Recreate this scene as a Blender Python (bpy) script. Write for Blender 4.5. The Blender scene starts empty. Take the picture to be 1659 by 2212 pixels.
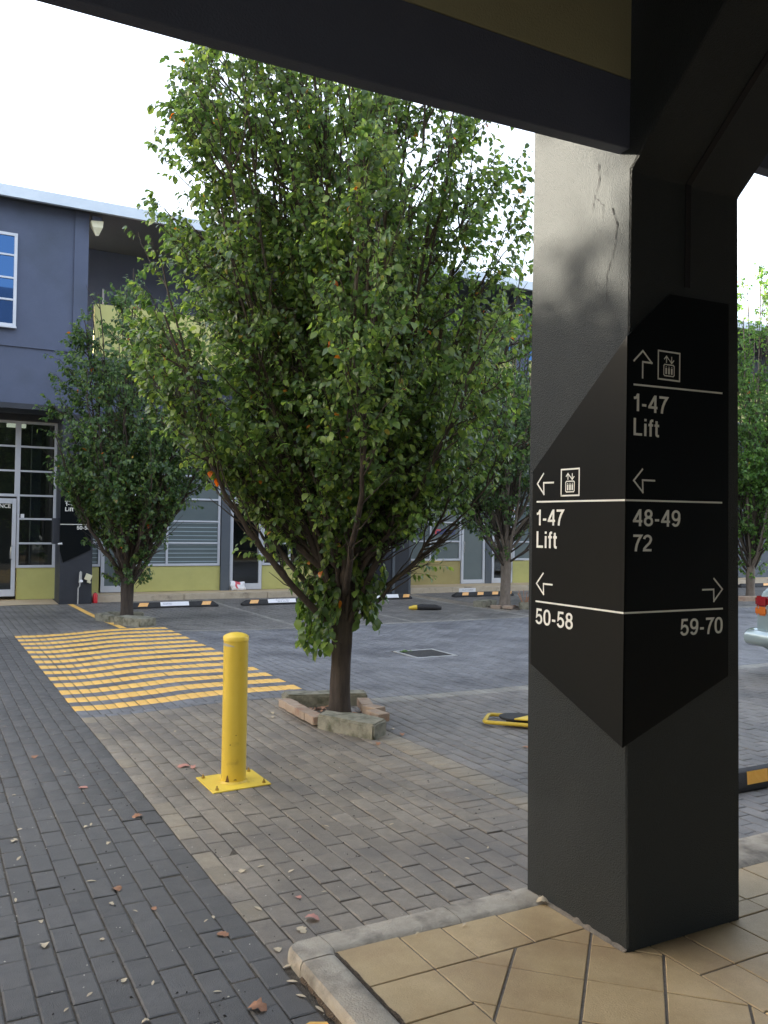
import bpy, math, random
import numpy as np
from mathutils import Vector, noise as mnoise
random.seed(7)
rng = np.random.default_rng(7)
R = math.radians
scn = bpy.context.scene
col = scn.collection

# ------------------------------------------------------------------ camera
cam_d = bpy.data.cameras.new("camera")
cam = bpy.data.objects.new("camera", cam_d)
col.objects.link(cam)
cam_d.sensor_fit = 'VERTICAL'
cam_d.sensor_height = 24.0
cam_d.lens = 24.0 * 1860.0 / 2212.0
cam_d.clip_start = 0.05
cam_d.clip_end = 1500
AZ, PITCH, ROLL = R(28.4), R(0.83), R(0.93)
fwd = Vector((math.sin(AZ) * math.cos(PITCH), math.cos(AZ) * math.cos(PITCH), math.sin(PITCH)))
rt0 = fwd.cross(Vector((0, 0, 1))).normalized()
up0 = rt0.cross(fwd)
rt = rt0 * math.cos(ROLL) + up0 * math.sin(ROLL)
up = up0 * math.cos(ROLL) - rt0 * math.sin(ROLL)
from mathutils import Matrix
cam.matrix_world = Matrix(((rt.x, up.x, -fwd.x, 0.0), (rt.y, up.y, -fwd.y, 0.0),
                           (rt.z, up.z, -fwd.z, 1.6), (0, 0, 0, 1)))
scn.camera = cam

# ------------------------------------------------------------------ sky, sun, exposure
SUN_AZ, SUN_EL = -50.0, 12.9          # clockwise from +Y, above the horizon
world = bpy.data.worlds.new("World")
scn.world = world
world.use_nodes = True
wn, wl = world.node_tree.nodes, world.node_tree.links
wn.clear()
sky = wn.new("ShaderNodeTexSky")
sky.sky_type = 'NISHITA'
sky.sun_disc = False
sky.sun_elevation = R(SUN_EL)
sky.sun_rotation = R(SUN_AZ)
sky.air_density = 1.0
sky.dust_density = 3.0
sky.ozone_density = 1.5
# a thin high cloud veil that whitens the whole sky
tc = wn.new("ShaderNodeTexCoord")
nz = wn.new("ShaderNodeTexNoise"); nz.inputs["Scale"].default_value = 1.6; nz.inputs["Detail"].default_value = 5
mr = wn.new("ShaderNodeMapRange")
mr.inputs[1].default_value = 0.3; mr.inputs[2].default_value = 0.75
mr.inputs[3].default_value = 0.10; mr.inputs[4].default_value = 0.40
mix = wn.new("ShaderNodeMix"); mix.data_type = 'RGBA'
mix.inputs[7].default_value = (9.0, 9.3, 9.9, 1)
bg = wn.new("ShaderNodeBackground"); bg.inputs["Strength"].default_value = 0.07
out = wn.new("ShaderNodeOutputWorld")
wl.new(tc.outputs["Generated"], nz.inputs["Vector"])
wl.new(nz.outputs["Fac"], mr.inputs[0])
wl.new(mr.outputs[0], mix.inputs[0])
wl.new(sky.outputs[0], mix.inputs[6])
wl.new(mix.outputs[2], bg.inputs["Color"])
wl.new(bg.outputs[0], out.inputs["Surface"])

sun_d = bpy.data.lights.new("sun", 'SUN')
sun_d.energy = 4.3
sun_d.angle = R(1.0)
sun_d.color = (1.0, 0.90, 0.74)
sun = bpy.data.objects.new("sun", sun_d)
col.objects.link(sun)
sdir = Vector((math.sin(R(SUN_AZ)) * math.cos(R(SUN_EL)), math.cos(R(SUN_AZ)) * math.cos(R(SUN_EL)), math.sin(R(SUN_EL))))
sun.rotation_euler = (-sdir).to_track_quat('-Z', 'Y').to_euler()
sun.location = (-20, 20, 20)

scn.view_settings.view_transform = 'Standard'
scn.view_settings.look = 'None'
scn.view_settings.exposure = 3.1
scn.view_settings.gamma = 1
scn.view_settings.use_curve_mapping = False
scn.render.engine = 'CYCLES'
scn.cycles.max_bounces = 7
scn.cycles.diffuse_bounces = 4
scn.cycles.transparent_max_bounces = 12
scn.cycles.use_denoising = True

# ------------------------------------------------------------------ materials
def mat(name, c1, c2=None, rough=0.7, scale=8.0, bump=0.0, bscale=60.0, spec=0.5, metal=0.0,
        rand=0.0, objrand=False, stain=None, stain_scale=1.5, stain_lo=0.5, stain_hi=0.7, detail=6.0, emit=None, coat=0.0, stretch=None, speck=0.0, sscale=350.0):
    m = bpy.data.materials.new(name); m.use_nodes = True
    n, l = m.node_tree.nodes, m.node_tree.links
    p = n["Principled BSDF"]
    p.inputs["Roughness"].default_value = rough
    p.inputs["Metallic"].default_value = metal
    p.inputs["Specular IOR Level"].default_value = spec
    p.inputs["Coat Weight"].default_value = coat
    c2 = c2 or c1
    g = n.new("ShaderNodeNewGeometry")
    vec = g.outputs["Position"]
    if stretch:
        mp = n.new("ShaderNodeMapping"); mp.inputs["Scale"].default_value = stretch
        l.new(vec, mp.inputs[0]); vec = mp.outputs[0]
    t = n.new("ShaderNodeTexNoise"); t.inputs["Scale"].default_value = scale; t.inputs["Detail"].default_value = detail
    t.inputs["Roughness"].default_value = 0.65
    l.new(vec, t.inputs["Vector"])
    r = n.new("ShaderNodeMapRange"); r.inputs[1].default_value = 0.3; r.inputs[2].default_value = 0.7
    l.new(t.outputs["Fac"], r.inputs[0])
    mx = n.new("ShaderNodeMix"); mx.data_type = 'RGBA'
    mx.inputs[6].default_value = (*c1, 1); mx.inputs[7].default_value = (*c2, 1)
    l.new(r.outputs[0], mx.inputs[0])
    cur = mx.outputs[2]
    if rand:
        if objrand:
            oi = n.new("ShaderNodeObjectInfo"); rs = oi.outputs["Random"]
        else:
            rs = g.outputs["Random Per Island"]
        rr = n.new("ShaderNodeMapRange"); rr.inputs[3].default_value = 1 - rand; rr.inputs[4].default_value = 1 + rand
        l.new(rs, rr.inputs[0])
        hs = n.new("ShaderNodeHueSaturation")
        l.new(rr.outputs[0], hs.inputs["Value"])
        l.new(cur, hs.inputs["Color"]); cur = hs.outputs[0]
    if stain:
        t2 = n.new("ShaderNodeTexNoise"); t2.inputs["Scale"].default_value = stain_scale; t2.inputs["Detail"].default_value = 7
        t2.inputs["Roughness"].default_value = 0.6
        l.new(vec, t2.inputs["Vector"])
        r2 = n.new("ShaderNodeMapRange"); r2.inputs[1].default_value = stain_lo; r2.inputs[2].default_value = stain_hi
        l.new(t2.outputs["Fac"], r2.inputs[0])
        m2 = n.new("ShaderNodeMix"); m2.data_type = 'RGBA'; m2.blend_type = 'MIX'
        m2.inputs[7].default_value = (*stain, 1)
        l.new(r2.outputs[0], m2.inputs[0]); l.new(cur, m2.inputs[6]); cur = m2.outputs[2]
    if speck:
        t4 = n.new("ShaderNodeTexNoise"); t4.inputs["Scale"].default_value = sscale; t4.inputs["Detail"].default_value = 2
        l.new(g.outputs["Position"], t4.inputs["Vector"])
        r4 = n.new("ShaderNodeMapRange"); r4.inputs[1].default_value = 0.3; r4.inputs[2].default_value = 0.7
        r4.inputs[3].default_value = 1 - speck; r4.inputs[4].default_value = 1 + speck
        l.new(t4.outputs["Fac"], r4.inputs[0])
        h4 = n.new("ShaderNodeHueSaturation"); l.new(r4.outputs[0], h4.inputs["Value"]); l.new(cur, h4.inputs["Color"]); cur = h4.outputs[0]
    l.new(cur, p.inputs["Base Color"])
    if bump:
        t3 = n.new("ShaderNodeTexNoise"); t3.inputs["Scale"].default_value = bscale; t3.inputs["Detail"].default_value = 5
        l.new(vec, t3.inputs["Vector"])
        b = n.new("ShaderNodeBump"); b.inputs["Strength"].default_value = bump; b.inputs["Distance"].default_value = 0.01
        l.new(t3.outputs["Fac"], b.inputs["Height"]); l.new(b.outputs[0], p.inputs["Normal"])
    if emit:
        p.inputs["Emission Color"].default_value = (*emit[0], 1)
        p.inputs["Emission Strength"].default_value = emit[1]
    return m

M = {}
def paver_pair(key, c1, c2, **k):
    M[key] = mat("paver_" + key, c1, c2, objrand=False, **k)
    M[key + "_near"] = mat("near_paver_" + key, c1, c2, objrand=True, **k)
PV = dict(spec=0.6, rough=0.50, scale=14, bump=0.5, bscale=240, speck=0.22, rand=0.15, stain_scale=1.3, stain_lo=0.46, stain_hi=0.68)
paver_pair("dark", (0.084, 0.079, 0.076), (0.122, 0.115, 0.108), stain=(0.10, 0.095, 0.09), **PV)
paver_pair("brown", (0.195, 0.163, 0.128), (0.290, 0.246, 0.195), stain=(0.145, 0.125, 0.108), **PV)
paver_pair("tan", (0.24, 0.198, 0.145), (0.32, 0.265, 0.195), stain=(0.17, 0.15, 0.12), **PV)
paver_pair("grey", (0.165, 0.152, 0.142), (0.215, 0.198, 0.185), stain=(0.095, 0.09, 0.09), **PV)
paver_pair("lane", (0.155, 0.155, 0.166), (0.200, 0.200, 0.212), stain=(0.085, 0.085, 0.095), **PV)
paver_pair("pale", (0.24, 0.225, 0.20), (0.30, 0.285, 0.26), stain=(0.19, 0.18, 0.16), **PV)
paver_pair("bay", (0.145, 0.136, 0.128), (0.195, 0.182, 0.170), stain=(0.09, 0.085, 0.08), **PV)
M["yellow_paver"] = mat("yellow_painted_paver", (0.84, 0.48, 0.11), (0.90, 0.55, 0.15), rough=0.5, scale=9, bump=0.2, bscale=200,
                        rand=0.05, stain=(0.42, 0.27, 0.10), stain_scale=22, stain_lo=0.60, stain_hi=0.74)
M["joint"] = mat("joint_sand", (0.042, 0.035, 0.028), (0.13, 0.108, 0.082), rough=0.95, scale=40, bump=0.8, bscale=150)
M["concrete"] = mat("kerb_concrete", (0.33, 0.285, 0.225), (0.47, 0.415, 0.335), rough=0.85, scale=9, bump=0.5, bscale=130,
                    stain=(0.15, 0.13, 0.105), stain_scale=6, stain_lo=0.50, stain_hi=0.72)
M["old_concrete"] = mat("mossy_concrete", (0.19, 0.18, 0.135), (0.31, 0.29, 0.23), rough=0.9, scale=12, bump=0.9, bscale=90,
                        stain=(0.085, 0.085, 0.055), stain_scale=8, stain_lo=0.47, stain_hi=0.66)
M["kerb_dirt"] = mat("leaf_litter_dirt", (0.05, 0.035, 0.025), (0.16, 0.11, 0.07), rough=1, scale=60, bump=1.0, bscale=200)
M["tile"] = mat("sandstone_tile", (0.43, 0.305, 0.155), (0.56, 0.415, 0.228), rough=0.55, scale=5, bump=0.25, bscale=160, rand=0.08, objrand=True,
                speck=0.10, stain=(0.37, 0.25, 0.135), stain_scale=2.2, stain_lo=0.48, stain_hi=0.75)
M["grout"] = mat("tile_grout", (0.13, 0.112, 0.090), (0.22, 0.19, 0.155), rough=0.95, scale=50, bump=0.6, bscale=200)
M["pillar"] = mat("painted_render_pillar", (0.0092, 0.0132, 0.0142), (0.0120, 0.0162, 0.0172), rough=0.62, scale=5, bump=0.8, bscale=200,
                  speck=0.30, sscale=260.0, stain=(0.0200, 0.0240, 0.0246), stain_scale=1.8, stain_lo=0.52, stain_hi=0.75, spec=0.45)
M["fascia"] = mat("painted_fascia", (0.060, 0.067, 0.098), (0.070, 0.079, 0.113), rough=0.65, scale=4, bump=0.3, bscale=150)
M["soffit"] = mat("painted_soffit", (0.12, 0.125, 0.135), (0.15, 0.155, 0.165), rough=0.8, scale=3, bump=0.2, bscale=100)
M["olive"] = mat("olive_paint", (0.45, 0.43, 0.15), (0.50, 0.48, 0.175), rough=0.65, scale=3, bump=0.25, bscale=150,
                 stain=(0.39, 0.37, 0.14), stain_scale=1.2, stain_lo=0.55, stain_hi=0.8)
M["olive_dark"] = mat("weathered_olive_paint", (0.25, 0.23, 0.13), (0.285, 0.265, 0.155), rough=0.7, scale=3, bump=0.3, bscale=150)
M["ochre_olive"] = mat("ochre_olive_paint", (0.33, 0.275, 0.11), (0.37, 0.31, 0.13), rough=0.7, scale=3, bump=0.3, bscale=150)  # tan-toned olive of the right bay panel
M["groove_shade"] = mat("painted_groove_shade", (0.004, 0.004, 0.006), rough=0.8)  # near-black that paints in the shade of a recess
M["wall"] = mat("blue_grey_wall_paint", (0.066, 0.082, 0.134), (0.080, 0.098, 0.156), rough=0.7, scale=1.2, bump=0.35, bscale=120,
                speck=0.05, sscale=90.0, stain=(0.054, 0.068, 0.100), stain_scale=0.9, stain_lo=0.5, stain_hi=0.8)
M["wall_grey"] = mat("slate_wall_paint", (0.080, 0.094, 0.112), (0.097, 0.112, 0.132), rough=0.7, scale=1.2, bump=0.35, bscale=120)
M["dark_column"] = mat("dark_column_paint", (0.020, 0.023, 0.032), (0.028, 0.032, 0.043), rough=0.6, scale=3, bump=0.3, bscale=120)
M["roof_metal"] = mat("pale_roof_flashing", (0.50, 0.56, 0.63), (0.58, 0.64, 0.70), rough=0.45, scale=2)
M["alu"] = mat("silver_window_frame", (0.50, 0.52, 0.57), (0.56, 0.58, 0.63), rough=0.42, scale=3, spec=0.6)
M["black_frame"] = mat("black_gap", (0.02, 0.02, 0.022), rough=0.6)
M["far_kerb"] = mat("sandy_kerb", (0.42, 0.345, 0.255), (0.53, 0.45, 0.345), rough=0.85, scale=5, bump=0.4, bscale=90, stain=(0.20, 0.165, 0.125), stain_scale=4, stain_lo=0.56, stain_hi=0.74)
M["footpath"] = mat("sand_footpath", (0.48, 0.36, 0.225), (0.60, 0.47, 0.31), rough=0.8, scale=2, bump=0.3, bscale=60,
                    stain=(0.26, 0.20, 0.13), stain_scale=1.0, stain_lo=0.5, stain_hi=0.8)
M["sign_black"] = mat("satin_black_sign", (0.0035, 0.0052, 0.0066), (0.0048, 0.0064, 0.0078), rough=0.38, scale=2, spec=0.14)
M["sign_white"] = mat("white_vinyl", (0.74, 0.73, 0.68), rough=0.4)
M["sign_grey"] = mat("silver_vinyl", (0.68, 0.67, 0.60), rough=0.4)
M["yellow"] = mat("bollard_yellow_enamel", (0.63, 0.43, 0.04), (0.69, 0.48, 0.055), rough=0.38, scale=3, bump=0.06, bscale=40, spec=0.5,
                  stain=(0.36, 0.22, 0.03), stain_scale=7, stain_lo=0.60, stain_hi=0.82)
M["plate_yellow"] = mat("base_plate_yellow", (0.76, 0.53, 0.055), (0.82, 0.59, 0.075), rough=0.45, scale=5, bump=0.15, bscale=60, stain=(0.42, 0.29, 0.07), stain_scale=13, stain_lo=0.58, stain_hi=0.76)
M["rust"] = mat("rust_and_chips", (0.05, 0.028, 0.018), (0.20, 0.10, 0.03), rough=0.9, scale=80, bump=0.6)
M["bolt"] = mat("brassy_bolt", (0.30, 0.19, 0.05), (0.45, 0.30, 0.08), rough=0.4, scale=50, metal=0.7)
M["rubber"] = mat("black_rubber", (0.016, 0.016, 0.018), (0.028, 0.027, 0.028), rough=0.75, scale=30, bump=0.5, bscale=150)
M["amber"] = mat("amber_reflector", (0.85, 0.42, 0.12), (0.90, 0.50, 0.18), rough=0.35, scale=30)
M["deep_amber"] = mat("yellow_reflector", (0.80, 0.38, 0.06), (0.86, 0.46, 0.10), rough=0.4, scale=30, bump=0.2)
M["white_plate"] = mat("white_plate", (0.80, 0.80, 0.84), (0.86, 0.86, 0.90), rough=0.4)
M["bark"] = mat("grooved_bark", (0.026, 0.019, 0.016), (0.070, 0.053, 0.043), rough=0.9, scale=26, bump=1.0, bscale=38, stretch=(1, 1, 0.16))
M["pale_bark"] = mat("pale_bark", (0.13, 0.105, 0.085), (0.21, 0.175, 0.145), rough=0.9, scale=20, bump=0.8, bscale=30, stretch=(1, 1, 0.5))
M["twig"] = mat("twig_bark", (0.032, 0.024, 0.019), (0.072, 0.056, 0.044), rough=0.85, scale=12)
M["cut_wood"] = mat("cut_wood", (0.42, 0.27, 0.14), (0.52, 0.36, 0.2), rough=0.8, scale=30)
M["brick"] = mat("pink_clay_brick", (0.30, 0.225, 0.17), (0.39, 0.30, 0.23), rough=0.85, scale=12, bump=0.4, bscale=90, rand=0.1, objrand=True,
                 stain=(0.27, 0.15, 0.10), stain_scale=9, stain_lo=0.5, stain_hi=0.7)
M["soil"] = mat("dry_soil", (0.045, 0.034, 0.026), (0.10, 0.078, 0.058), rough=1, scale=30, bump=1.0, bscale=70)
M["steel"] = mat("galvanised_steel", (0.42, 0.42, 0.42), (0.55, 0.55, 0.55), rough=0.45, metal=0.5, scale=20)
M["dark_steel"] = mat("dark_grate_steel", (0.10, 0.10, 0.105), (0.15, 0.15, 0.15), rough=0.5, metal=0.4, scale=20)
M["pit"] = mat("drain_pit", (0.015, 0.015, 0.016), rough=0.9)
M["chrome"] = mat("brushed_handle", (0.62, 0.62, 0.60), rough=0.25, metal=0.8)
M["cream"] = mat("cream_plastic", (0.66, 0.62, 0.42), (0.72, 0.68, 0.50), rough=0.5, scale=10)
M["red"] = mat("red_paint", (0.55, 0.02, 0.03), (0.62, 0.03, 0.04), rough=0.35)
M["red_plastic"] = mat("red_plastic", (0.62, 0.06, 0.06), rough=0.45)
M["blue_print"] = mat("navy_print", (0.03, 0.04, 0.22), rough=0.5)
M["red_print"] = mat("red_print", (0.62, 0.10, 0.12), rough=0.5)
M["grey_print"] = mat("faded_print", (0.42, 0.42, 0.50), rough=0.5)
M["bag"] = mat("white_plastic_bag", (0.78, 0.76, 0.78), (0.85, 0.83, 0.85), rough=0.4, scale=14, bump=0.4, bscale=30)
M["blind"] = mat("pale_blind", (0.30, 0.38, 0.42), (0.36, 0.43, 0.47), rough=0.7)
M["interior"] = mat("dim_interior", (0.03, 0.032, 0.036), (0.05, 0.05, 0.055), rough=0.8, scale=1.5)
M["frost"] = mat("frosted_film", (0.11, 0.138, 0.145), (0.135, 0.165, 0.17), rough=0.22, scale=0.9, spec=0.5)
M["paper"] = mat("paper", (0.75, 0.75, 0.78), rough=0.6)
M["car_paint"] = mat("pale_green_car_paint", (0.30, 0.38, 0.40), (0.31, 0.39, 0.41), rough=0.25, metal=0.35, coat=0.6)
M["car_glass"] = mat("car_glass", (0.015, 0.018, 0.02), rough=0.05)
M["tail_red"] = mat("tail_lamp_red", (0.22, 0.01, 0.015), rough=0.15)
M["tail_amber"] = mat("tail_lamp_amber", (0.50, 0.13, 0.02), rough=0.15)
M["tyre"] = mat("tyre", (0.02, 0.02, 0.02), rough=0.85)
M["tape"] = mat("faded_tape", (0.42, 0.38, 0.28), rough=0.6)
M["crack"] = mat("crack_dark", (0.003, 0.003, 0.003), rough=1)
M["fl_brown"] = mat("dry_leaf_brown", (0.26, 0.12, 0.06), (0.42, 0.22, 0.13), rough=0.75, scale=40)
M["fl_pale"] = mat("dry_leaf_pale", (0.46, 0.37, 0.24), (0.60, 0.50, 0.36), rough=0.7, scale=40)
M["fl_pink"] = mat("dry_leaf_pink", (0.45, 0.19, 0.15), (0.55, 0.28, 0.22), rough=0.75, scale=40)
M["chewing"] = mat("pale_grit", (0.45, 0.42, 0.36), (0.62, 0.58, 0.5), rough=0.9, scale=30)
M["dark_grit"] = mat("dark_grit", (0.02, 0.015, 0.012), rough=0.9)
M["tube_light"] = mat("lit_diffuser", (0.8, 0.8, 0.7), emit=((1.0, 0.96, 0.72), 0.11))

def glass_mat(name, tint, fac):
    m = bpy.data.materials.new(name); m.use_nodes = True
    n, l = m.node_tree.nodes, m.node_tree.links
    n.clear()
    o = n.new("ShaderNodeOutputMaterial")
    tr = n.new("ShaderNodeBsdfTransparent"); tr.inputs[0].default_value = (*tint, 1)
    gl = n.new("ShaderNodeBsdfGlossy"); gl.inputs["Roughness"].default_value = 0.02
    fr = n.new("ShaderNodeFresnel"); fr.inputs[0].default_value = 1.5
    ad = n.new("ShaderNodeMath"); ad.operation = 'ADD'; ad.inputs[1].default_value = fac; ad.use_clamp = True
    mx = n.new("ShaderNodeMixShader")
    l.new(fr.outputs[0], ad.inputs[0]); l.new(ad.outputs[0], mx.inputs[0])
    l.new(tr.outputs[0], mx.inputs[1]); l.new(gl.outputs[0], mx.inputs[2]); l.new(mx.outputs[0], o.inputs[0])
    return m
M["glass"] = glass_mat("window_glass", (0.62, 0.68, 0.70), 0.04)
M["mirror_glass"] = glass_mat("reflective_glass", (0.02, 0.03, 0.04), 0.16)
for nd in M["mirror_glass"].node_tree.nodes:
    if nd.type == 'BSDF_GLOSSY' or nd.bl_idname.startswith("ShaderNodeBsdfGlossy"): nd.inputs[0].default_value = (0.16, 0.36, 0.80, 1)  # the reflected sky's blue is put into the gloss tint

def leaf_mat(name, dark, mid, bright, orange=0.0006, trans=0.42):
    m = bpy.data.materials.new(name); m.use_nodes = True
    n, l = m.node_tree.nodes, m.node_tree.links
    p = n["Principled BSDF"]; o = n["Material Output"]
    g = n.new("ShaderNodeNewGeometry")
    cr = n.new("ShaderNodeValToRGB")
    e = cr.color_ramp.elements
    e[0].position = 0; e[0].color = (*dark, 1)
    e[1].position = 1; e[1].color = (0.62, 0.16, 0.03, 1)
    for pos, c in ((0.45, mid), (0.86, bright), (0.990, (bright[0] * 1.3, bright[1] * 1.15, bright[2])), (1 - orange - .0004, bright), (1 - orange, (0.5, 0.22, 0.03))):
        x = e.new(pos); x.color = (*c, 1)
    l.new(g.outputs["Random Per Island"], cr.inputs[0])
    # clumps of lighter and darker foliage through the crown
    t = n.new("ShaderNodeTexNoise"); t.inputs["Scale"].default_value = 1.7; t.inputs["Detail"].default_value = 3
    l.new(g.outputs["Position"], t.inputs["Vector"])
    r = n.new("ShaderNodeMapRange"); r.inputs[1].default_value = 0.3; r.inputs[2].default_value = 0.7
    r.inputs[3].default_value = 0.8; r.inputs[4].default_value = 1.2
    l.new(t.outputs["Fac"], r.inputs[0])
    hs = n.new("ShaderNodeHueSaturation"); l.new(r.outputs[0], hs.inputs["Value"]); l.new(cr.outputs[0], hs.inputs["Color"])
    l.new(hs.outputs[0], p.inputs["Base Color"])
    p.inputs["Roughness"].default_value = 0.34
    p.inputs["Specular IOR Level"].default_value = 0.5
    tl = n.new("ShaderNodeBsdfTranslucent")
    h2 = n.new("ShaderNodeHueSaturation"); h2.inputs["Hue"].default_value = 0.485; h2.inputs["Value"].default_value = 3.1; h2.inputs["Saturation"].default_value = 1.1
    l.new(hs.outputs[0], h2.inputs["Color"]); l.new(h2.outputs[0], tl.inputs[0])
    mx = n.new("ShaderNodeMixShader"); mx.inputs[0].default_value = trans
    l.new(p.outputs[0], mx.inputs[1]); l.new(tl.outputs[0], mx.inputs[2]); l.new(mx.outputs[0], o.inputs[0])
    return m
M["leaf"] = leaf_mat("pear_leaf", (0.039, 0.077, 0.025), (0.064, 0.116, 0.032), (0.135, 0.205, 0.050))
M["leaf_far"] = leaf_mat("pear_leaf_deep", (0.031, 0.066, 0.024), (0.048, 0.094, 0.032), (0.092, 0.148, 0.042))  # darker green for the smaller and middle trees
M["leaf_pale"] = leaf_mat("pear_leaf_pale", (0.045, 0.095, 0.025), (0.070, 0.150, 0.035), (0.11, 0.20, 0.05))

# ------------------------------------------------------------------ helpers
class MB:
    def __init__(s): s.v = []; s.f = []; s.m = []
    def add(s, vs, fs, mi=0):
        b = len(s.v); s.v += [tuple(v) for v in vs]
        for f in fs: s.f.append(tuple(b + i for i in f)); s.m.append(mi)
        return s
    def box(s, x0, x1, y0, y1, z0, z1, mi=0):
        vs = [(x0, y0, z0), (x1, y0, z0), (x1, y1, z0), (x0, y1, z0), (x0, y0, z1), (x1, y0, z1), (x1, y1, z1), (x0, y1, z1)]
        return s.add(vs, [(0, 3, 2, 1), (4, 5, 6, 7), (0, 1, 5, 4), (1, 2, 6, 5), (2, 3, 7, 6), (3, 0, 4, 7)], mi)
    def prism(s, poly, a0, a1, axis='z', mi=0):
        n = len(poly)
        def P(p, a):
            return {'z': (p[0], p[1], a), 'x': (a, p[0], p[1]), 'y': (p[0], a, p[1])}[axis]
        vs = [P(p, a0) for p in poly] + [P(p, a1) for p in poly]
        fs = [tuple(range(n)), tuple(range(2 * n - 1, n - 1, -1))] + [(i, i + n, (i + 1) % n + n, (i + 1) % n) for i in range(n)]
        return s.add(vs, fs, mi)
    def tube(s, pts, r, n=8, mi=0, closed=False, caps=True):
        pts = [Vector(p) for p in pts]
        rs = r if isinstance(r, (list, tuple)) else [r] * len(pts)
        b = len(s.v); k = len(pts); prev = None
        for i, p in enumerate(pts):
            if closed: d = pts[(i + 1) % k] - pts[i - 1]
            else: d = pts[min(i + 1, k - 1)] - pts[max(i - 1, 0)]
            d.normalize()
            a = (prev - d * prev.dot(d)) if prev is not None else d.orthogonal()
            if a.length < 1e-5: a = d.orthogonal()
            a.normalize(); prev = a; c = d.cross(a)
            for j in range(n):
                t = 2 * math.pi * j / n
                s.v.append(tuple(p + (a * math.cos(t) + c * math.sin(t)) * rs[i]))
        for i in range(k if closed else k - 1):
            for j in range(n):
                i2 = (i + 1) % k
                s.f.append((b + i * n + j, b + i * n + (j + 1) % n, b + i2 * n + (j + 1) % n, b + i2 * n + j)); s.m.append(mi)
        if caps and not closed:
            s.f.append(tuple(b + j for j in range(n - 1, -1, -1))); s.m.append(mi)
            s.f.append(tuple(b + (k - 1) * n + j for j in range(n))); s.m.append(mi)
        return s
    def lathe(s, prof, cx, cy, n=28, mi=0):
        b = len(s.v)
        for (r_, z) in prof:
            for j in range(n):
                t = 2 * math.pi * j / n; s.v.append((cx + r_ * math.cos(t), cy + r_ * math.sin(t), z))
        for i in range(len(prof) - 1):
            for j in range(n):
                s.f.append((b + i * n + j, b + i * n + (j + 1) % n, b + (i + 1) * n + (j + 1) % n, b + (i + 1) * n + j)); s.m.append(mi)
        s.f.append(tuple(b + j for j in range(n - 1, -1, -1))); s.m.append(mi)
        s.f.append(tuple(b + (len(prof) - 1) * n + j for j in range(n))); s.m.append(mi)
        return s

def link(name, me, parent=None, **props):
    o = bpy.data.objects.new(name, me); col.objects.link(o)
    if parent is not None:
        o.parent = parent
        p = parent; w = Vector((0, 0, 0))
        while p is not None: w += p.location; p = p.parent
        o.location = -w
    for k, v in props.items(): o[k] = v
    return o
def obj(name, mb, mats, parent=None, bevel=0, smooth=False, fix=True, **props):
    me = bpy.data.meshes.new(name)
    me.from_pydata(mb.v, [], mb.f)
    if not isinstance(mats, (list, tuple)): mats = [mats]
    for m in mats: me.materials.append(m)
    if len(mats) > 1: me.polygons.foreach_set("material_index", mb.m)
    if fix or bevel:
        import bmesh
        bm = bmesh.new(); bm.from_mesh(me)
        if bevel:
            es = [e for e in bm.edges if len(e.link_faces) == 2 and e.calc_face_angle(0) > 0.5]
            bmesh.ops.bevel(bm, geom=es, offset=bevel, segments=2 if bevel > 0.008 else 1, affect='EDGES', clamp_overlap=True)
        bmesh.ops.recalc_face_normals(bm, faces=bm.faces)
        bm.to_mesh(me); bm.free()
    if smooth:
        me.polygons.foreach_set("use_smooth", [True] * len(me.polygons))
        try: me.set_sharp_from_angle(angle=R(38))
        except Exception: pass
    me.update()
    return link(name, me, parent, **props)
def thing(name, loc, label, cat, group=None):
    o = bpy.data.objects.new(name, None); col.objects.link(o)
    o.location = loc; o.empty_display_size = 0.2
    o["label"] = label; o["category"] = cat
    if group: o["group"] = group
    return o
def tag(o, label, cat, group=None):
    o["label"] = label; o["category"] = cat
    if group: o["group"] = group
    return o
def child_empty(name, parent, loc=None, **props):
    o = bpy.data.objects.new(name, None); col.objects.link(o); o.parent = parent
    p = parent; w = Vector((0, 0, 0))
    while p is not None: w += p.location; p = p.parent
    o.location = (Vector(loc) - w) if loc is not None else -w
    for k, v in props.items(): o[k] = v
    return o
def fast_mesh(name, verts, faces, mats, midx=None, smooth=False):
    """verts (n,3) float array, faces (m,4) int array of quads (or (m,3))."""
    me = bpy.data.meshes.new(name)
    k = faces.shape[1]
    me.vertices.add(len(verts)); me.vertices.foreach_set("co", np.asarray(verts, dtype=np.float32).ravel())
    me.loops.add(faces.size); me.loops.foreach_set("vertex_index", faces.astype(np.int32).ravel())
    me.polygons.add(len(faces)); me.polygons.foreach_set("loop_start", np.arange(0, faces.size, k, dtype=np.int32))
    try: me.polygons.foreach_set("loop_total", np.full(len(faces), k, dtype=np.int32))
    except Exception: pass
    for m in mats: me.materials.append(m)
    if midx is not None: me.polygons.foreach_set("material_index", midx.astype(np.int32))
    if smooth: me.polygons.foreach_set("use_smooth", np.ones(len(faces), dtype=bool))
    me.update(calc_edges=True)
    return me
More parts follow.
